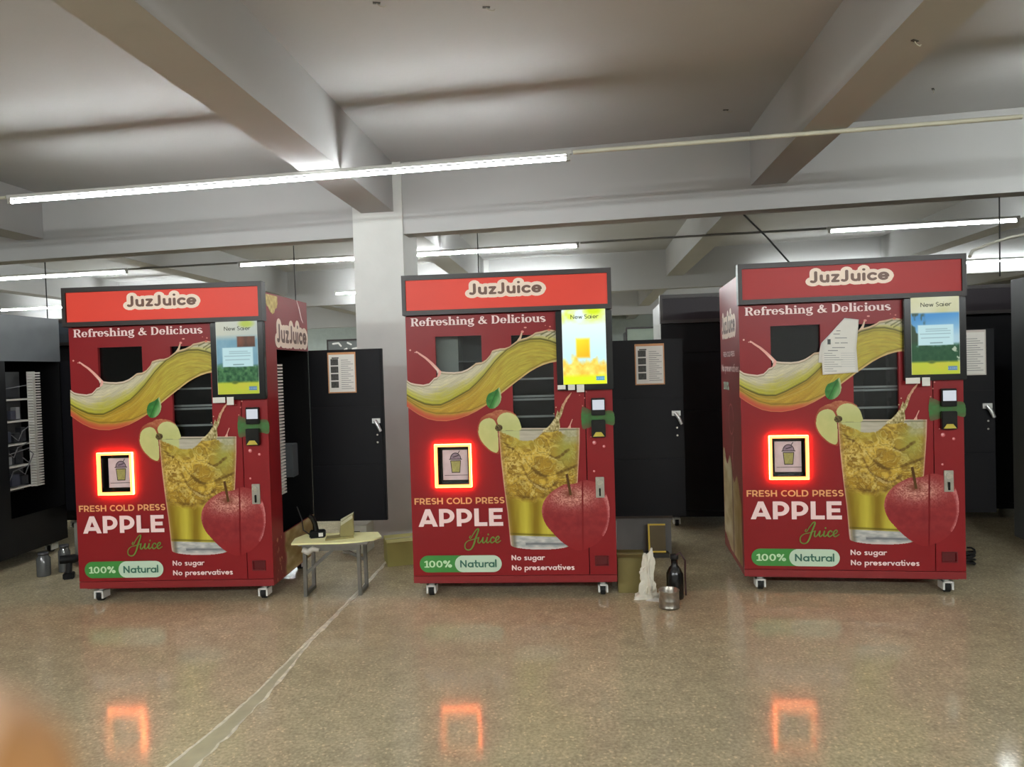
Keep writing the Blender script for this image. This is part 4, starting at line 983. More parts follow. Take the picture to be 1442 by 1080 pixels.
        # the tall glass and half apple printed low on this side
        U, V = np.meshgrid(np.linspace(.02, .75, 90), np.linspace(.80, .11, 90)); n = fbm(U*7, V*16, 3); n2 = fbm(U*26, V*9, 8)
        C = mixc((176, 148, 92), (222, 204, 166), n*1.5-.2); C = mixc(C, (150, 112, 30), np.clip((U-.45)*5, 0, 1)*n2*1.3); C = mixc(C, (96, 40, 30), np.exp(-((U-.42)/.018)**2)*.8)
        tp = .76-.35*np.clip(U-.25, 0, 1)+.05*np.sin(U*23); mk = (V < tp) & (V > .13+.25*np.clip(.30-U, 0, 1))
        P = np.stack([np.full_like(U, -.0014), D-U, V], -1).reshape(-1, 3); F = [(i*90+j, (i+1)*90+j, (i+1)*90+j+1, i*90+j+1) for i in range(89) for j in range(89) if mk[i:i+2, j:j+2].all()]
        link('glass_print', colmesh('glass_print', P, F, C.reshape(-1, 3), print_mat()), t)
        m = MB(); T_ = lambda a, b: (-.0016, D-a, b); stroke2(m, arc(.42, 1.03, .10, .10, 0, 330), .012, T_); stroke2(m, [(.50, .92), (.44, .78), (.47, .70)], [.012, .03, .012], T_); flat_union(m, .003).build('ring_print', mat('dull_pink_ink', rgb(196, 110, 110), .4), t)
    for x, y in ((.10, .075), (W-.085, .075), (.10, D-.075), (W-.085, D-.075)): caster(t, x, y)
    service_door(t)
    return t
def service_door(t, w=.55):
    def door():
        m = MB(); x0, x1, z0, z1 = W+.004, W+w, .325, 1.585
        m.box(x0, x1, D-.012, D+.016, z0, z1)
        m.box(x0+.012, x1-.012, D-.018, D-.012, z0+.02, .735).box(x0+.012, x1-.012, D-.018, D-.012, .745, 1.165).box(x0+.012, x1-.012, D-.018, D-.012, 1.175, z1-.02)
        return m.mesh('service_door', DOORB, .002)
    d = link('service_door', cached('sdoor%g' % w, door), t)
    def hnd():
        m = MB(); x = W+w-.055; z = 1.03
        m.box(x-.03, x+.03, D-.030, D-.018, z+.01, z+.045).tube([(x-.008, D-.03, z+.03), (x+.012, D-.042, z), (x+.034, D-.042, z-.05)], [.014, .013, .011], 8)
        return m.mesh('door_handle', mat('latch_white', rgb(214, 216, 216), .3, metal=.5), 0)
    link('door_handle', cached('hnd%g' % w, hnd), d)
    def key():
        x = W+w-.05; n = 12; m = MB()
        for z in (.955, .90): m.prism([(x+.007*math.cos(2*math.pi*k/n), z+.007*math.sin(2*math.pi*k/n)) for k in range(n)], D-.024, D-.017, axis='y')
        return m.mesh('door_rivet', CHROME)
    link('door_rivet', cached('key%g' % w, key), d)
    return d
G_RED = 'printed red juice vending machines'
P1, P2, P3 = ((-2.782, 4.481), -.046), ((-.646, 4.388), -.077), ((1.391, 4.326), -.149)
vm1 = machine(*P1, 'red juice vending machine on the left, its right side open, beside the folding stool', 'tree', G_RED, 'lit', right_logo=True)
vm2 = machine(*P2, 'middle red juice vending machine showing an orange drink on its screen', 'orange', G_RED, 'lit')
vm3 = machine(*P3, 'red juice vending machine on the right with a crooked paper stuck to it', 'sky', G_RED, 'dim', left_print=True)
def loc2w(P, x, y, z):
    (ox, oy), t = P; return Vector((ox+x*math.cos(t)-y*math.sin(t), oy+x*math.sin(t)+y*math.cos(t), z))

# ------------------------------------------------------------------ plain black machines around the printed ones
def plain_machine(loc, rz, label, group, side=None, header=None, board=False, door=True, swirl=False, door_w=.55, front=None):
    t = thing('vending_cabinet', (loc[0], loc[1], 0), rz, label, 'vending machine', group)
    side = side or BLACK; front = front or BLACK
    key = 'cabp_'+side.name+str(board or door)
    link('cabinet', cached(key, lambda: cabinet_mesh(side, board or door, BLACK if board else None)), t)
    f = link('header_frame', cached('hframe2', lambda: holed(-.008, W+.008, ZT, H, [(.016, W-.016, ZT+.028, H-.03)], -.045, .0).box(-.008, W+.008, .0, .02, ZT, H).mesh('header_frame', FRAME)), t)
    MB().box(.016, W-.016, -.034, .001, ZT+.028, H-.03).build('sign_panel', header or BLACKG, f)
    if swirl:
        m = MB(); T_ = lambda a, b: (a, -.036, b)
        for P, wd in (([(.10, 1.92), (.20, 1.93), (.24, 1.88)], .03), ([(.36, 1.93), (.42, 1.90)], .03), ([(.45, 1.82), (.56, 1.84), (.66, 1.89), (.70, 1.95)], .04), ([(.62, 1.84), (.80, 1.86), (.90, 1.95)], .035), ([(.30, 1.81), (.34, 1.83)], .03)): stroke2(m, P, wd, T_)
        flat_union(m, .003).build('swirl_print', WHITEP, f)
    link('front_door', cached('pdoor'+front.name, lambda: holed(0, W, .14, ZT-.004, [(.1, .6, 1.0, 1.5)], 0, .02).box(.1, .6, .012, .018, 1.0, 1.5).mesh('front_door', front)), t)
    link('base_plinth', cached('base2', lambda: MB().box(0, W, .0, .02, ZB, .1365).box(.03, W-.03, .03, D-.03, ZB-.012, ZB).mesh('base_plinth', BLACK)), t)
    for x, y in ((.10, .075), (W-.085, .075), (.10, D-.075), (W-.085, D-.075)): caster(t, x, y)
    if door: service_door(t, door_w)
    if board:
        link('wiring_duct', cached('duct2', lambda: duct_mesh(W-.02, .50, .585, .58, 1.50)), t)
        b = MB().box(W-.14, W-.13, .03, .50, .56, 1.50).build('wiring_board', mat('board_plate', rgb(70, 72, 74), .6), t)
        rr = random.Random(11)
        for k, (z, col) in enumerate(((.66, 60), (.83, 70), (1.00, 50), (1.18, 150), (1.35, 60))):
            q = MB()
            y = .05
            while y < .44:
                wd = rr.uniform(.03, .09); q.box(W-.13, W-.13+rr.uniform(.03, .07), y, y+wd, z-.05, z-.05+rr.uniform(.06, .11), rr.choice((0, 0, 1, 2))); y += wd+rr.uniform(.006, .02)
            q.build('control_module', [mat('module_black', rgb(46, 48, 54), .5), mat('module_grey', rgb(150, 154, 158), .5), mat('module_dark', rgb(70, 74, 90), .5)], b)
            MB().box(W-.13, W-.06, .03, .50, z-.075, z-.062).build('cable_tray', WHITEP, b)
        for k in range(7):
            y0_ = .08+.055*k; z0_ = rr.uniform(.7, 1.4)
            MB().tube([(W-.06, y0_, z0_), (W-.035, y0_+.04, z0_-.05), (W-.04, y0_+.09, z0_+.02), (W-.05, .47, z0_+.05)], .004, 6).build('wire', mat('wire_grey', rgb(120, 120, 124), .5), b)
    return t
G_BLK = 'unprinted black vending cabinets'
ux4 = (math.cos(-.05), math.sin(-.05))
P4 = ((-3.83-W*ux4[0], 5.17-W*ux4[1]), -.05)
plain_machine(*P4, 'black cabinet with grey upper side and open wiring, cut by the left picture edge', G_BLK, side=GREYST, board=True)
P5 = ((3.47, 4.30), -.15)
plain_machine(*P5, 'black cabinet sliver at the right picture edge', G_BLK, side=mat('side_dark', rgb(16, 16, 20), .3, spec=.3), door=False)
plain_machine((1.29, 6.1), -.12, 'tall black cabinet with lamp glare coloured into its left side, behind the gap left of the right machine', G_BLK, side=mat('side_tube_glare', rgb(212, 214, 214), .3), header=mat('plum_panel', rgb(34, 26, 32), .4, spec=.25), door=False)  # white side colour stands in for tube light reflected on glossy black
plain_machine((3.32, 6.15), -.15, 'dark plum topped cabinet behind the open door of the right machine', G_BLK, header=mat('plum_panel', rgb(44, 34, 40), .35), door=False)
plain_machine((-3.16, 12.3), -.1, 'far cabinet with a white swirl on its header, left of the white column', G_BLK, header=mat('header_grey', rgb(96, 100, 98), .5), door=False, swirl=True)
plain_machine((1.82, 11.2), -.1, 'far cabinet with a pale green header, above the door beside the middle machine', G_BLK, header=mat('header_green', rgb(150, 164, 150), .5), door=False)
plain_machine((-4.34, 6.75), -.1, 'dark cabinet behind the left machine, only its left edge showing', G_BLK, header=mat('header_blue', rgb(52, 60, 70), .5), door=False)
plain_machine((-7.0, 9.4), -.1, 'far dark cabinet seen past the top left corner of the left machine', G_BLK, side=GREYST, header=mat('header_blue', rgb(52, 60, 70), .5), door=False)

# ------------------------------------------------------------------ sheets of paper on the doors and on the right machine
def notice(P, x0, x1, z0, z1, label, border, dark_pics):
    t = thing('notice_sheet', loc2w(P, (x0+x1)/2, D-.0195, z0), P[1], label, 'notice', 'printed notices on the opened doors')
    w2 = (x1-x0)/2; h = z1-z0
    MB().box(-w2, w2, -.0015, 0, 0, h).build('sheet', mat('notice_border_'+('tan' if border else 'white'), rgb(206, 150, 104) if border else rgb(206, 198, 190), .6), t)
    m = MB(); T_ = lambda a, b: (a, -.0024, b); b = .008
    m.add([(-w2+b, -.002, b), (w2-b, -.002, b), (w2-b, -.002, h-b*2), (-w2+b, -.002, h-b*2)], [(0, 1, 2, 3)], 0)
    if dark_pics:
        for k in range(4):
            z = h*.13+k*h*.185; m.add([(-w2+.022, -.0024, z), (-w2*.1-.015, -.0024, z), (-w2*.1-.015, -.0024, z+h*.155), (-w2+.022, -.0024, z+h*.155)], [(0, 1, 2, 3)], 1)
    xa = -w2*.05 if dark_pics else -w2*.8
    for k in range(15):
        z = h*.1+k*h*.05; e = w2*(.82-.35*((k*7) % 3)/2)
        m.add([(xa, -.0024, z), (e, -.0024, z), (e, -.0024, z+.004), (xa, -.0024, z+.004)], [(0, 1, 2, 3)], 2)
    m.add([(-w2*.7, -.0024, h-.045), (-w2*.2, -.0024, h-.045), (-w2*.2, -.0024, h-.036), (-w2*.7, -.0024, h-.036)], [(0, 1, 2, 3)], 1)
    m.build('printed_text', [PAPER, mat('picture_dark', rgb(70, 70, 66), .6, var=.5, scale=90), mat('text_grey', rgb(150, 150, 150), .7)], t)
notice(P1, 1.403, 1.610, 1.268, 1.565, 'tan bordered notice on the opened black door beside the left machine', True, True)
notice(P2, 1.469, 1.676, 1.265, 1.556, 'tan bordered notice on the opened black door beside the middle machine', True, True)
notice(P3, 1.545, 1.748, 1.270, 1.578, 'pale text notice on the opened black door beside the right machine', False, False)
def crooked():
    """sheet with a cut-off upper left corner, slightly curled, with lines of small print"""
    HM3 = homography([(1040, 371), (1354, 360), (1362, 815), (1046, 811)], [(0, H), (W, H), (W, ZB), (0, ZB)])
    def q(u, v):
        a = HM3 @ np.array([u, v, 1.0]); return a[0]/a[2], a[1]/a[2]
    def yb(u, v, b0, bend): return b0-bend*((v-446)/80.0)**2*(1.0 if u < 1190 else .6)
    def sheet(left, right, b0, bend, label, text):
        t = thing('paper_sheet', (P3[0][0], P3[0][1], 0), P3[1], label, 'paper', None)
        lv = [p[1] for p in left]; lu = [p[0] for p in left]; rv = [p[1] for p in right]; ru = [p[0] for p in right]
        n = 24; vs = []
        for i in range(n+1):
            f = i/n; va = lv[0]+(lv[-1]-lv[0])*f; vb = rv[0]+(rv[-1]-rv[0])*f
            ua = np.interp(va, lv, lu); ub = np.interp(vb, rv, ru)
            for j in range(9):
                g = j/8; u = ua+(ub-ua)*g; v = va+(vb-va)*g; x, z = q(u, v); vs.append((x, yb(u, v, b0, bend), z))
        fs = [(i*9+j, (i+1)*9+j, (i+1)*9+j+1, i*9+j+1) for i in range(n) for j in range(8)]
        o = MB().add(vs, fs, 0, True).build('sheet', PAPER, t); md = o.modifiers.new('thick', 'SOLIDIFY'); md.thickness = .0006; md.offset = -1
        if text:
            m = MB()
            def ln(u0, u1, v, h, mi):
                P = []
                for (u, vv) in ((u0, v+h), (u1, v+h), (u1, v), (u0, v)):
                    x, z = q(u, vv); P.append((x, yb(u, vv, b0, bend)-.0016, z))
                m.add(P, [(0, 1, 2, 3)], mi)
            ln(1165.5, 1170, 475.5, 7.5, 0)
            for k, (a, b, v) in enumerate(((1178, 1184, 463.5), (1174, 1183, 468), (1176, 1193, 473.5), (1176, 1182, 480.5), (1184, 1194, 480.5), (1172, 1190, 487), (1166, 1180, 491))): ln(a, b, v, 1.2, 1)
            for k in range(9): ln(1160.5, 1172+(k*5) % 17, 495+k*3.1, .7, 1)
            for k in range(7): ln(1184, 1204, 495+k*3.1, .6, 2)
            m.build('printed_text', [BLACKG, mat('text_grey', rgb(150, 150, 150), .7), mat('text_pale', rgb(196, 198, 196), .7)], t)
    sheet([(1190, 447), (1165, 473), (1157, 481), (1154, 494), (1152.6, 508.5)], [(1200, 449), (1199, 480), (1197, 508)], -.0068, .006, 'lower of two taped paper sheets on the right machine, only its left edge showing', False)
    sheet([(1189.8, 446.4), (1176, 461), (1158.5, 481), (1157.2, 500), (1158, 525.4)], [(1210, 448.6), (1208.6, 465), (1206.4, 488), (1207.6, 508), (1208.6, 522.3)], -.0098, .010, 'crooked white sheet of small print taped on the right machine', True)
crooked()

# ------------------------------------------------------------------ folding stool and what stands on it
def stool():
    c = Vector((-1.175, 4.575, 0)); rz = -.03
    t = thing('folding_stool', c, rz, 'grey metal folding stool with a yellow board top beside the left machine', 'stool')
    STL = mat('stool_metal', rgb(120, 118, 112), .4, metal=.6, var=.12, scale=20)
    hx, hy, ht = .175, .085, .325
    MB().box(-.21, .235, -.105, .135, ht, ht+.012).build('seat_board', mat('seat_grey', rgb(130, 124, 116), .6), t, bevel=.003)
    P = [(-.245, -.125), (-.12, -.120), (.06, -.125), (.17, -.10), (.262, -.055), (.30, .02), (.245, .155), (-.05, .15), (-.235, .135), (-.27, .02)]
    MB().prism(P, ht+.0125, ht+.022).build('yellow_board', mat('yellow_card', rgb(250, 247, 186), .7, var=.06, scale=10), t)
    def bar(a, b, s=.011):
        a, b = Vector(a), Vector(b); d = (b-a); L = d.length; M = Matrix.Translation((a+b)/2) @ d.to_track_quat('Z', 'Y').to_matrix().to_4x4()
        return MB().box(-s, s, -s, s, -L/2, L/2, M=M)
    for x in (-hx, hx):
        for y in (-hy, hy):
            bar((x, y, 0), (x*.98, y*1.0, ht)).build('leg', STL, t)
        bar((x, -hy, .012), (x, hy, .012)).build('stretcher', STL, t)
    bar((-hx, -hy, .14), (.02, -hy*.4, ht-.02), .009).build('brace', STL, t)
    bar((hx, hy*.3, .20), (.01, -hy*.3, ht-.02), .009).build('brace', STL, t)
    m = MB(); m.box(-hx-.01, hx+.01, -hy-.012, -hy+.012, ht-.035, ht-.0005); m.box(-hx-.01, hx+.01, hy-.012, hy+.012, ht-.035, ht-.0005); m.build('top_rail', STL, t)
    m = MB(); rr = random.Random(4)
    m.tube([(-hx-.005, -hy-.016, .30), (-hx+.03, -hy-.018, .285), (-hx+.06, -hy-.016, .305), (-hx+.10, -hy-.016, .296)], [.018, .022, .018, .012], 8)
    m.build('tape_wrap', mat('clear_tape', rgb(186, 180, 170), .35, var=.2, scale=30), t)
    return t, c, rz, ht+.022
st, sc_, sr_, stz = stool()
def on_stool(x, y): return Vector((sc_.x+x*math.cos(sr_)-y*math.sin(sr_), sc_.y+x*math.sin(sr_)+y*math.cos(sr_), stz))
def carton():
    TAN = mat('tan_card', rgb(150, 140, 92), .75, var=.1, scale=12)
    t = thing('folded_card', on_stool(.06, .02), .35, 'olive card folded upright with a pale torn top, standing on the stool', 'card')
    MB().prism([(-.13, -.05), (.05, -.05), (.06, .05), (-.11, .04)], 0, .012).build('flap', TAN, t)
    M = Matrix.Rotation(.12, 4, 'Y')
    m = MB(); q = [(-.035, -.04, .012), (.055, -.04, .012), (.06, .04, .012), (-.03, .04, .012), (-.028, -.04, .105), (.045, -.04, .150), (.065, .03, .152), (-.02, .03, .11)]
    m.add(q, [(0, 3, 2, 1), (0, 1, 5, 4), (1, 2, 6, 5), (2, 3, 7, 6), (3, 0, 4, 7), (4, 5, 6, 7)]); m.build('upright', TAN, t, bevel=.004)
    m = MB(); m.add([(-.029, -.041, .104), (.046, -.041, .150), (.066, .031, .154), (-.021, .031, .113), (-.03, -.0425, .085), (.046, -.0425, .128)], [(0, 1, 2, 3), (4, 5, 1, 0)]); m.build('torn_edge', mat('card_pale', rgb(196, 192, 160), .8), t)
carton()
def gadget():
    t = thing('black_gadget', on_stool(-.125, .04), .2, 'black gadget with a white label and cables at the left end of the stool', 'gadget')
    MB().box(-.05, .05, -.035, .035, 0, .045).build('body', BLACK, t, bevel=.006)
    MB().tube([(-.01, 0, .045), (-.015, 0, .09), (-.03, -.005, .13), (-.05, -.01, .148)], [.02, .016, .017, .014], 10).build('nozzle', BLACKG, t)
    MB().box(.008, .036, -.0362, -.0352, .010, .034).build('label', PAPER, t)
    MB().tube([(-.05, 0, .02), (-.09, .01, .05), (-.10, .03, .12), (-.13, .05, .20)], .004, 6).build('cable', RUBBER, t)
gadget()
def box_thing(name, loc, rz, sx, sy, sz, m, label, cat, tape=None, marks=None, flaps=True):
    t = thing(name, loc, rz, label, cat)
    MB().box(-sx/2, sx/2, -sy/2, sy/2, 0, sz).build('body', m, t, bevel=.004)
    if flaps:
        q = MB(); q.box(-sx/2, sx/2, -sy/2, -.002, sz+.0005, sz+.004).box(-sx/2, sx/2, .002, sy/2, sz+.0005, sz+.004); q.build('flap', m, t)
    if tape: MB().box(-sx/2-.001, sx/2+.001, -.022, .022, sz+.0042, sz+.0052).build('tape', tape, t)
    if marks: 
        q = MB()
        for (x0, x1, z0, z1) in marks: q.add([(x0, -sy/2-.001, z0), (x1, -sy/2-.001, z0), (x1, -sy/2-.001, z1), (x0, -sy/2-.001, z1)], [(0, 1, 2, 3)])
        q.build('printed_mark', mat('mark_ink', rgb(74, 76, 40), .7), t)
    return t
OLV = mat('olive_card', rgb(184, 176, 104), .7, var=.08, scale=6); TAPE = mat('tape', rgb(176, 168, 116), .35)
box_thing('cardboard_box', (-.80, 5.28, 0), .28, .36, .26, .17, OLV, 'olive cardboard box on the floor, half behind the middle machine', 'box', TAPE, [(.02, .075, .10, .115), (.05, .10, .05, .08), (.03, .05, .06, .072)])
box_thing('white_carton', (-1.26, 5.62, 0), -.1, .20, .2, .22, mat('white_card', rgb(206, 206, 192), .7), 'small white carton behind the stool at the foot of the column', 'box', None, [(-.06, .05, .17, .176), (-.06, .03, .15, .156)])
box_thing('cardboard_box', (.715, 4.46, 0), -.1, .17, .2, .215, mat('olive_card_dark', rgb(128, 116, 66), .7, var=.08, scale=6), 'brown cardboard box on the floor at the right corner of the middle machine', 'box', TAPE)
def crate():
    t = thing('storage_crate', (.975, 5.46, 0), -.08, 'low grey storage crate under the opened black door beside the middle machine', 'crate')
    m = MB(); g = mat('crate_grey', rgb(112, 110, 108), .5, var=.08)
    m.box(-.21, .19, -.2, .2, 0, .02).box(-.21, -.195, -.2, .2, .02, .28).box(.175, .19, -.2, .2, .02, .28).box(-.195, .175, -.2, -.185, .02, .28).box(-.195, .175, .185, .2, .02, .28)
    m.build('body', g, t); q = MB(); q.box(-.222, .202, -.212, -.2, .255, .285).build('rim', g, t); MB().box(-.222, .202, .2, .212, .255, .285).build('rim', g, t)
crate()
def yellow_frame():  # made-up panel; the yellow edge colour stands in for a glowing LED frame
    t = thing('glow_frame_panel', (1.03, 5.17, 0), -.1, 'made up brown panel, its yellow edge standing in for LED glow, behind the crumpled white sheet', 'panel')
    M = Matrix.Translation((0, 0, .035)) @ Matrix.Rotation(-.12, 4, 'X')
    MB().box(-.06, .06, 0, .012, .0, .20, M=M).build('panel', mat('panel_brown', rgb(92, 74, 34), .5), t)
    Y = mat('yellow_glow_edge', rgb(232, 196, 62), .4)
    m = MB(); m.box(-.066, -.054, -.005, .0, -.004, .204, M=M).box(-.054, .06, -.005, .0, .192, .204, M=M).box(-.054, .06, -.005, .0, -.004, .008, M=M); m.build('edge', Y, t)
    MB().box(-.08, .08, -.03, .05, 0, .030).build('stand', mat('stand_dark', rgb(60, 56, 48), .6), t)
yellow_frame()
def crumpled():
    t = thing('crumpled_sheet', (.79, 4.26, 0), 0, 'crumpled white plastic sheet standing against the brown cardboard box', 'sheet')
    n, k = 26, 26; vs = []
    for i in range(n+1):
        f = i/n; z = .275*f
        for j in range(k):
            a = 2*math.pi*j/k; c, s_ = math.cos(a), math.sin(a)
            fold = float(vnoise(3+c*2.2+f*1.5, 5+s_*2.2, 3))-.5; fine = float(vnoise(9+c*4+f*2, 4+s_*4+f*9, 8))-.5; side = float(vnoise(f*4.2, .5, 6))-.5
            r = (.045-.020*f)*(1+1.3*fold+.8*fine)+(.022 if f < .08 else 0)
            vs.append((r*c+.035*side-.012*f, .62*r*s_, max(z+.03*fine*f, 0) if i < n else z+.045*fold+.03*c))
    fs = [(i*k+j, i*k+(j+1) % k, (i+1)*k+(j+1) % k, (i+1)*k+j) for i in range(n) for j in range(k)]+[tuple(range(n*k, n*k+k))]
    MB().add(vs, fs).build('sheet', mat('white_plastic_film', rgb(226, 220, 204), .5), t)
    m = MB().add([(-.03, -.05, .002), (.06, -.09, .002), (.085, -.05, .006), (.02, -.02, .01)], [(0, 1, 2, 3)]); o = m.build('loose_end', PAPER, t); o.modifiers.new('thick', 'SOLIDIFY').thickness = .002
crumpled()
def bottle():
    t = thing('black_bottle', (.945, 4.25, 0), 0, 'black bottle with tubing between the crumpled sheet and the tin', 'bottle')
    MB().lathe([(0, 0), (.05, 0), (.052, .01), (.05, .15), (.035, .18), (.02, .20), (.02, .235), (0, .235)]).build('body', BLACKG, t)
    MB().lathe([(0, .236), (.024, .236), (.024, .262), (0, .262)]).build('cap', RUBBER, t)
    MB().tube([(0, 0, .25), (.03, -.02, .28), (.06, -.02, .23), (.055, -.03, .14), (.06, -.02, .02)], .006, 6).build('tubing', mat('dark_tubing', rgb(60, 30, 30), .3), t)
bottle()
def tin():
    t = thing('tin_can', (.872, 4.085, 0), 0, 'open shiny tin can on the floor in front of the black bottle', 'can')
    MB().lathe([(0, .003), (.056, .003), (.058, .0), (.059, .012), (.0575, .014), (.0575, .045), (.059, .048), (.0575, .051), (.0575, .098), (.060, .103), (.0575, .106), (.055, .103), (.055, .012), (0, .012)], n=32).build('body', mat('tin', rgb(170, 164, 154), .3, metal=.85, var=.25, scale=40), t)
    MB().lathe([(0, .07), (.0545, .07)], n=24).build('contents', mat('tin_inside', rgb(40, 34, 30), .4), t)
tin()
# left side clutter
def jar(x, y, r, h, label):
    t = thing('plastic_jar', (x, y, 0), 0, label, 'jar', 'clear jars on the floor by the left machine')
    m = mat('clear_plastic', rgb(84, 86, 86), .1, spec=.8)
    MB().lathe([(0, 0), (r, 0), (r*1.02, .01), (r, h*.75), (r*.72, h*.86), (r*.7, h*.9), (0, h*.9)]).build('body', m, t)
    MB().lathe([(0, h*.9), (r*.78, h*.9), (r*.78, h), (0, h)]).build('lid', mat('lid_dark', rgb(60, 60, 64), .4), t)
jar(-3.46, 5.16, .045, .17, 'shorter dark clear jar on the floor, left of the taller one')
jar(-3.37, 5.26, .04, .20, 'taller dark clear jar on the floor nearer the left machine')
box_thing('grey_carton', (-3.33, 5.50, 0), .1, .14, .14, .32, mat('grey_card', rgb(128, 130, 122), .6), 'tall grey carton on the floor just left of the left machine, behind the jars', 'box', None, None)
def tools():
    t = thing('black_drill', (-3.215, 5.06, 0), .4, 'black power tool on the floor against the left machine', 'tool')
    MB().box(-.035, .035, -.03, .03, 0, .045).build('battery', BLACK, t, bevel=.006)
    MB().tube([(0, 0, .045), (.005, 0, .12)], .02, 10).build('grip', RUBBER, t)
    MB().tube([(-.05, 0, .14), (.04, 0, .14), (.07, 0, .14), (.10, 0, .14)], [.03, .032, .02, .012], 12).build('body', BLACK, t)
    MB().tube([(.10, 0, .14), (.13, 0, .14)], .006, 8).build('bit', CHROME, t)
tools()
def coil():
    t = thing('cable_coil', (3.0, 4.72, 0), 0, 'small coil of black cable on the floor right of the right machine', 'cable')
    P = []
    for k in range(60):
        a = k*.55; P.append((.055*math.cos(a), .04*math.sin(a), .008+.10*k/60+.01*math.sin(k)))
    MB().tube(P, .007, 6).build('coil', RUBBER, t)
coil()
# thin drop cables behind the row and small bits on the ceiling
def drop(x, y, z0, z1, label, r=.005, pts=None):
    o = MB().tube(pts or [(x, y, z1), (x+.004, y, (z0+z1)/2), (x, y, z0)], r, 6).build('drop_cable', RUBBER); tag(o, label, 'cable', None)
drop(-4.55, 7.0, .02, CEIL-.001, 'black drop cable by the dark cabinet, far left')
drop(-1.93, 6.42, .02, CEIL-.001, 'black drop cable just left of the white column')
drop(-.26, 6.12, .02, CEIL-.001, 'black drop cable above the left half of the middle machine')
drop(3.62, 5.25, 1.98, CEIL-.001, 'black drop cable near the right picture edge')
drop(0, 0, 0, 0, 'slanting black cable running from the girder down behind the right machine', pts=[(1.86, 5.62, 2.57), (2.0, 5.5, 2.36), (2.13, 5.42, 2.16), (2.25, 5.3, 1.95)], r=.007)
def feed():
    t = tag(MB().tube([(2.72, 4.2, 1.99), (2.90, 4.45, 2.06), (3.05, 4.5, 2.11), (3.2, 4.55, 2.15), (3.55, 4.6, 2.21), (4.1, 4.6, 2.28)], .010, 8).build('feed_pipe', mat('pipe_grey', rgb(150, 148, 136), .4)), 'grey feed line sloping up from the right machine to the right edge', 'pipe')
feed()
def hook(x, y, z, rz, label):
    t = thing('ceiling_hook', (x, y, z), rz, label, 'hook')
    MB().box(-.018, .018, -.007, .007, -.004, 0).build('plate', mat('hook_dark', rgb(60, 58, 50), .5), t); MB().tube([(0, 0, -.004), (.015, 0, -.016), (.035, 0, -.018), (.042, 0, -.010)], .0025, 6).build('hook', mat('hook_pale', rgb(180, 176, 160), .4), t)
hook(1.75, 3.04, BEAM, .5, 'small dark bracket under the right hand ceiling beam')
hook(1.54, 4.97, CEIL, 0, 'small wire hook in the ceiling left of the right hand beam')
hook(2.82, 4.70, CEIL, .9, 'bent wire hook in the ceiling right of the right hand beam')
hook(-.587, 3.40, CEIL, .2, 'tiny hook at the very top middle of the ceiling')
hook(-.07, 3.47, CEIL, .1, 'tiny dark anchor just right of the top middle hook')

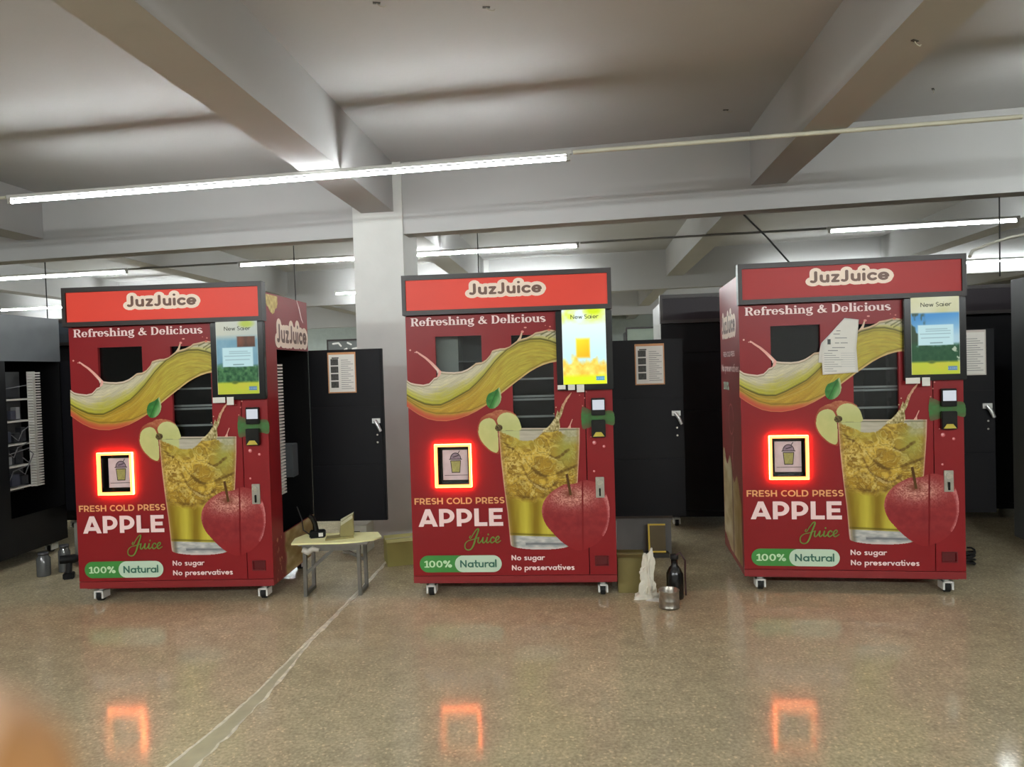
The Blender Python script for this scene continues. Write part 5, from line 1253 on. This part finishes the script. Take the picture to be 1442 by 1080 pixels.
# ------------------------------------------------------------------ fingertip of the person holding the camera
def hand():
    """a hand whose fingertip strays before the lens: one skin grown over a jointed skeleton"""
    pts = {}; edges = []; rad = []
    V = []
    def cp_(u, v, d): # a point on the ray of the photograph's pixel, d metres away
        return Vector((0, 0, EYE))+(RT*((u-721)/FPX)+FW-UP*((v-540)/FPX))*d
    tip = cp_(-105, 1000, .038); dip = cp_(-190, 1330, .041); pip = cp_(-330, 1640, .055); mcp = cp_(-560, 2000, .070)
    def add(p, r): V.append(p); rad.append(r); return len(V)-1
    wrist = add(mcp+Vector((-.055, -.02, -.075)), .026)
    palm = add(mcp+Vector((-.03, -.012, -.040)), .027)
    k0 = add(mcp, .0125); edges += [(wrist, palm), (palm, k0)]
    a = add(pip, .0105); b = add(dip, .0112); c = add(tip, .0105); edges += [(k0, a), (a, b), (b, c)]
    for i, (dx, ln) in enumerate(((-.019, 1.05), (-.037, 1.0), (-.053, .8))):
        m = add(mcp+Vector((dx, -.004, -.006*i)), .0115); p1 = add(mcp+Vector((dx, .026*ln, -.004-.006*i)), .0088); p2 = add(mcp+Vector((dx, .034*ln, -.028-.004*i)), .0078); p3 = add(mcp+Vector((dx, .016*ln, -.038-.004*i)), .0068)
        edges += [(palm, m), (m, p1), (p1, p2), (p2, p3)]
    t1 = add(mcp+Vector((.0, -.01, -.055)), .013); t2 = add(mcp+Vector((.022, .005, -.048)), .0105); t3 = add(mcp+Vector((.034, .022, -.036)), .0085)
    edges += [(palm, t1), (t1, t2), (t2, t3)]
    me = bpy.data.meshes.new('hand'); me.from_pydata([tuple(p) for p in V], edges, [])
    skin = bpy.data.materials.new('skin'); skin.use_nodes = True; bs = skin.node_tree.nodes['Principled BSDF']
    nt = skin.node_tree; tc = nt.nodes.new('ShaderNodeTexCoord'); nz = nt.nodes.new('ShaderNodeTexNoise'); nz.inputs['Scale'].default_value = 220
    cr_ = nt.nodes.new('ShaderNodeValToRGB'); cr_.color_ramp.elements[0].color = rgb(196, 140, 84); cr_.color_ramp.elements[1].color = rgb(210, 156, 100)
    nt.links.new(tc.outputs['Object'], nz.inputs[0]); nt.links.new(nz.outputs[0], cr_.inputs[0]); nt.links.new(cr_.outputs[0], bs.inputs['Base Color'])
    bs.inputs['Roughness'].default_value = .5
    o = link('hand', me); me.materials.append(skin)
    sk = o.modifiers.new('skin', 'SKIN'); sk.use_smooth_shade = True
    for i, r in enumerate(rad): me.skin_vertices[0].data[i].radius = (r, r)
    me.skin_vertices[0].data[wrist].use_root = True
    o.modifiers.new('sub', 'SUBSURF').render_levels = 2; o.modifiers['sub'].levels = 2
    tag(o, 'blurred tan fingertip of the photographer at the lower left corner', 'hand')
    # nail
    ax = (tip-dip).normalized(); nrm = -FW; nrm = (nrm-ax*nrm.dot(ax)).normalized(); sd = ax.cross(nrm); m = MB(); vs = []
    for i in range(7):
        for j in range(7):
            s = (j/6-.5)*2; q = tip-ax*.006+ax*(.013*(i/6))*(1-.12*s*s); wv = .0056
            vs.append(q+sd*wv*s+nrm*(.0070-.0024*s*s-.0016*(i/6)**2))
    m.add(vs, [(i*7+j, i*7+j+1, (i+1)*7+j+1, (i+1)*7+j) for i in range(6) for j in range(6)], 0, True)
    n_ = m.build('fingernail', mat('nail', rgb(232, 196, 170), .35), None); n_.parent = o
hand()
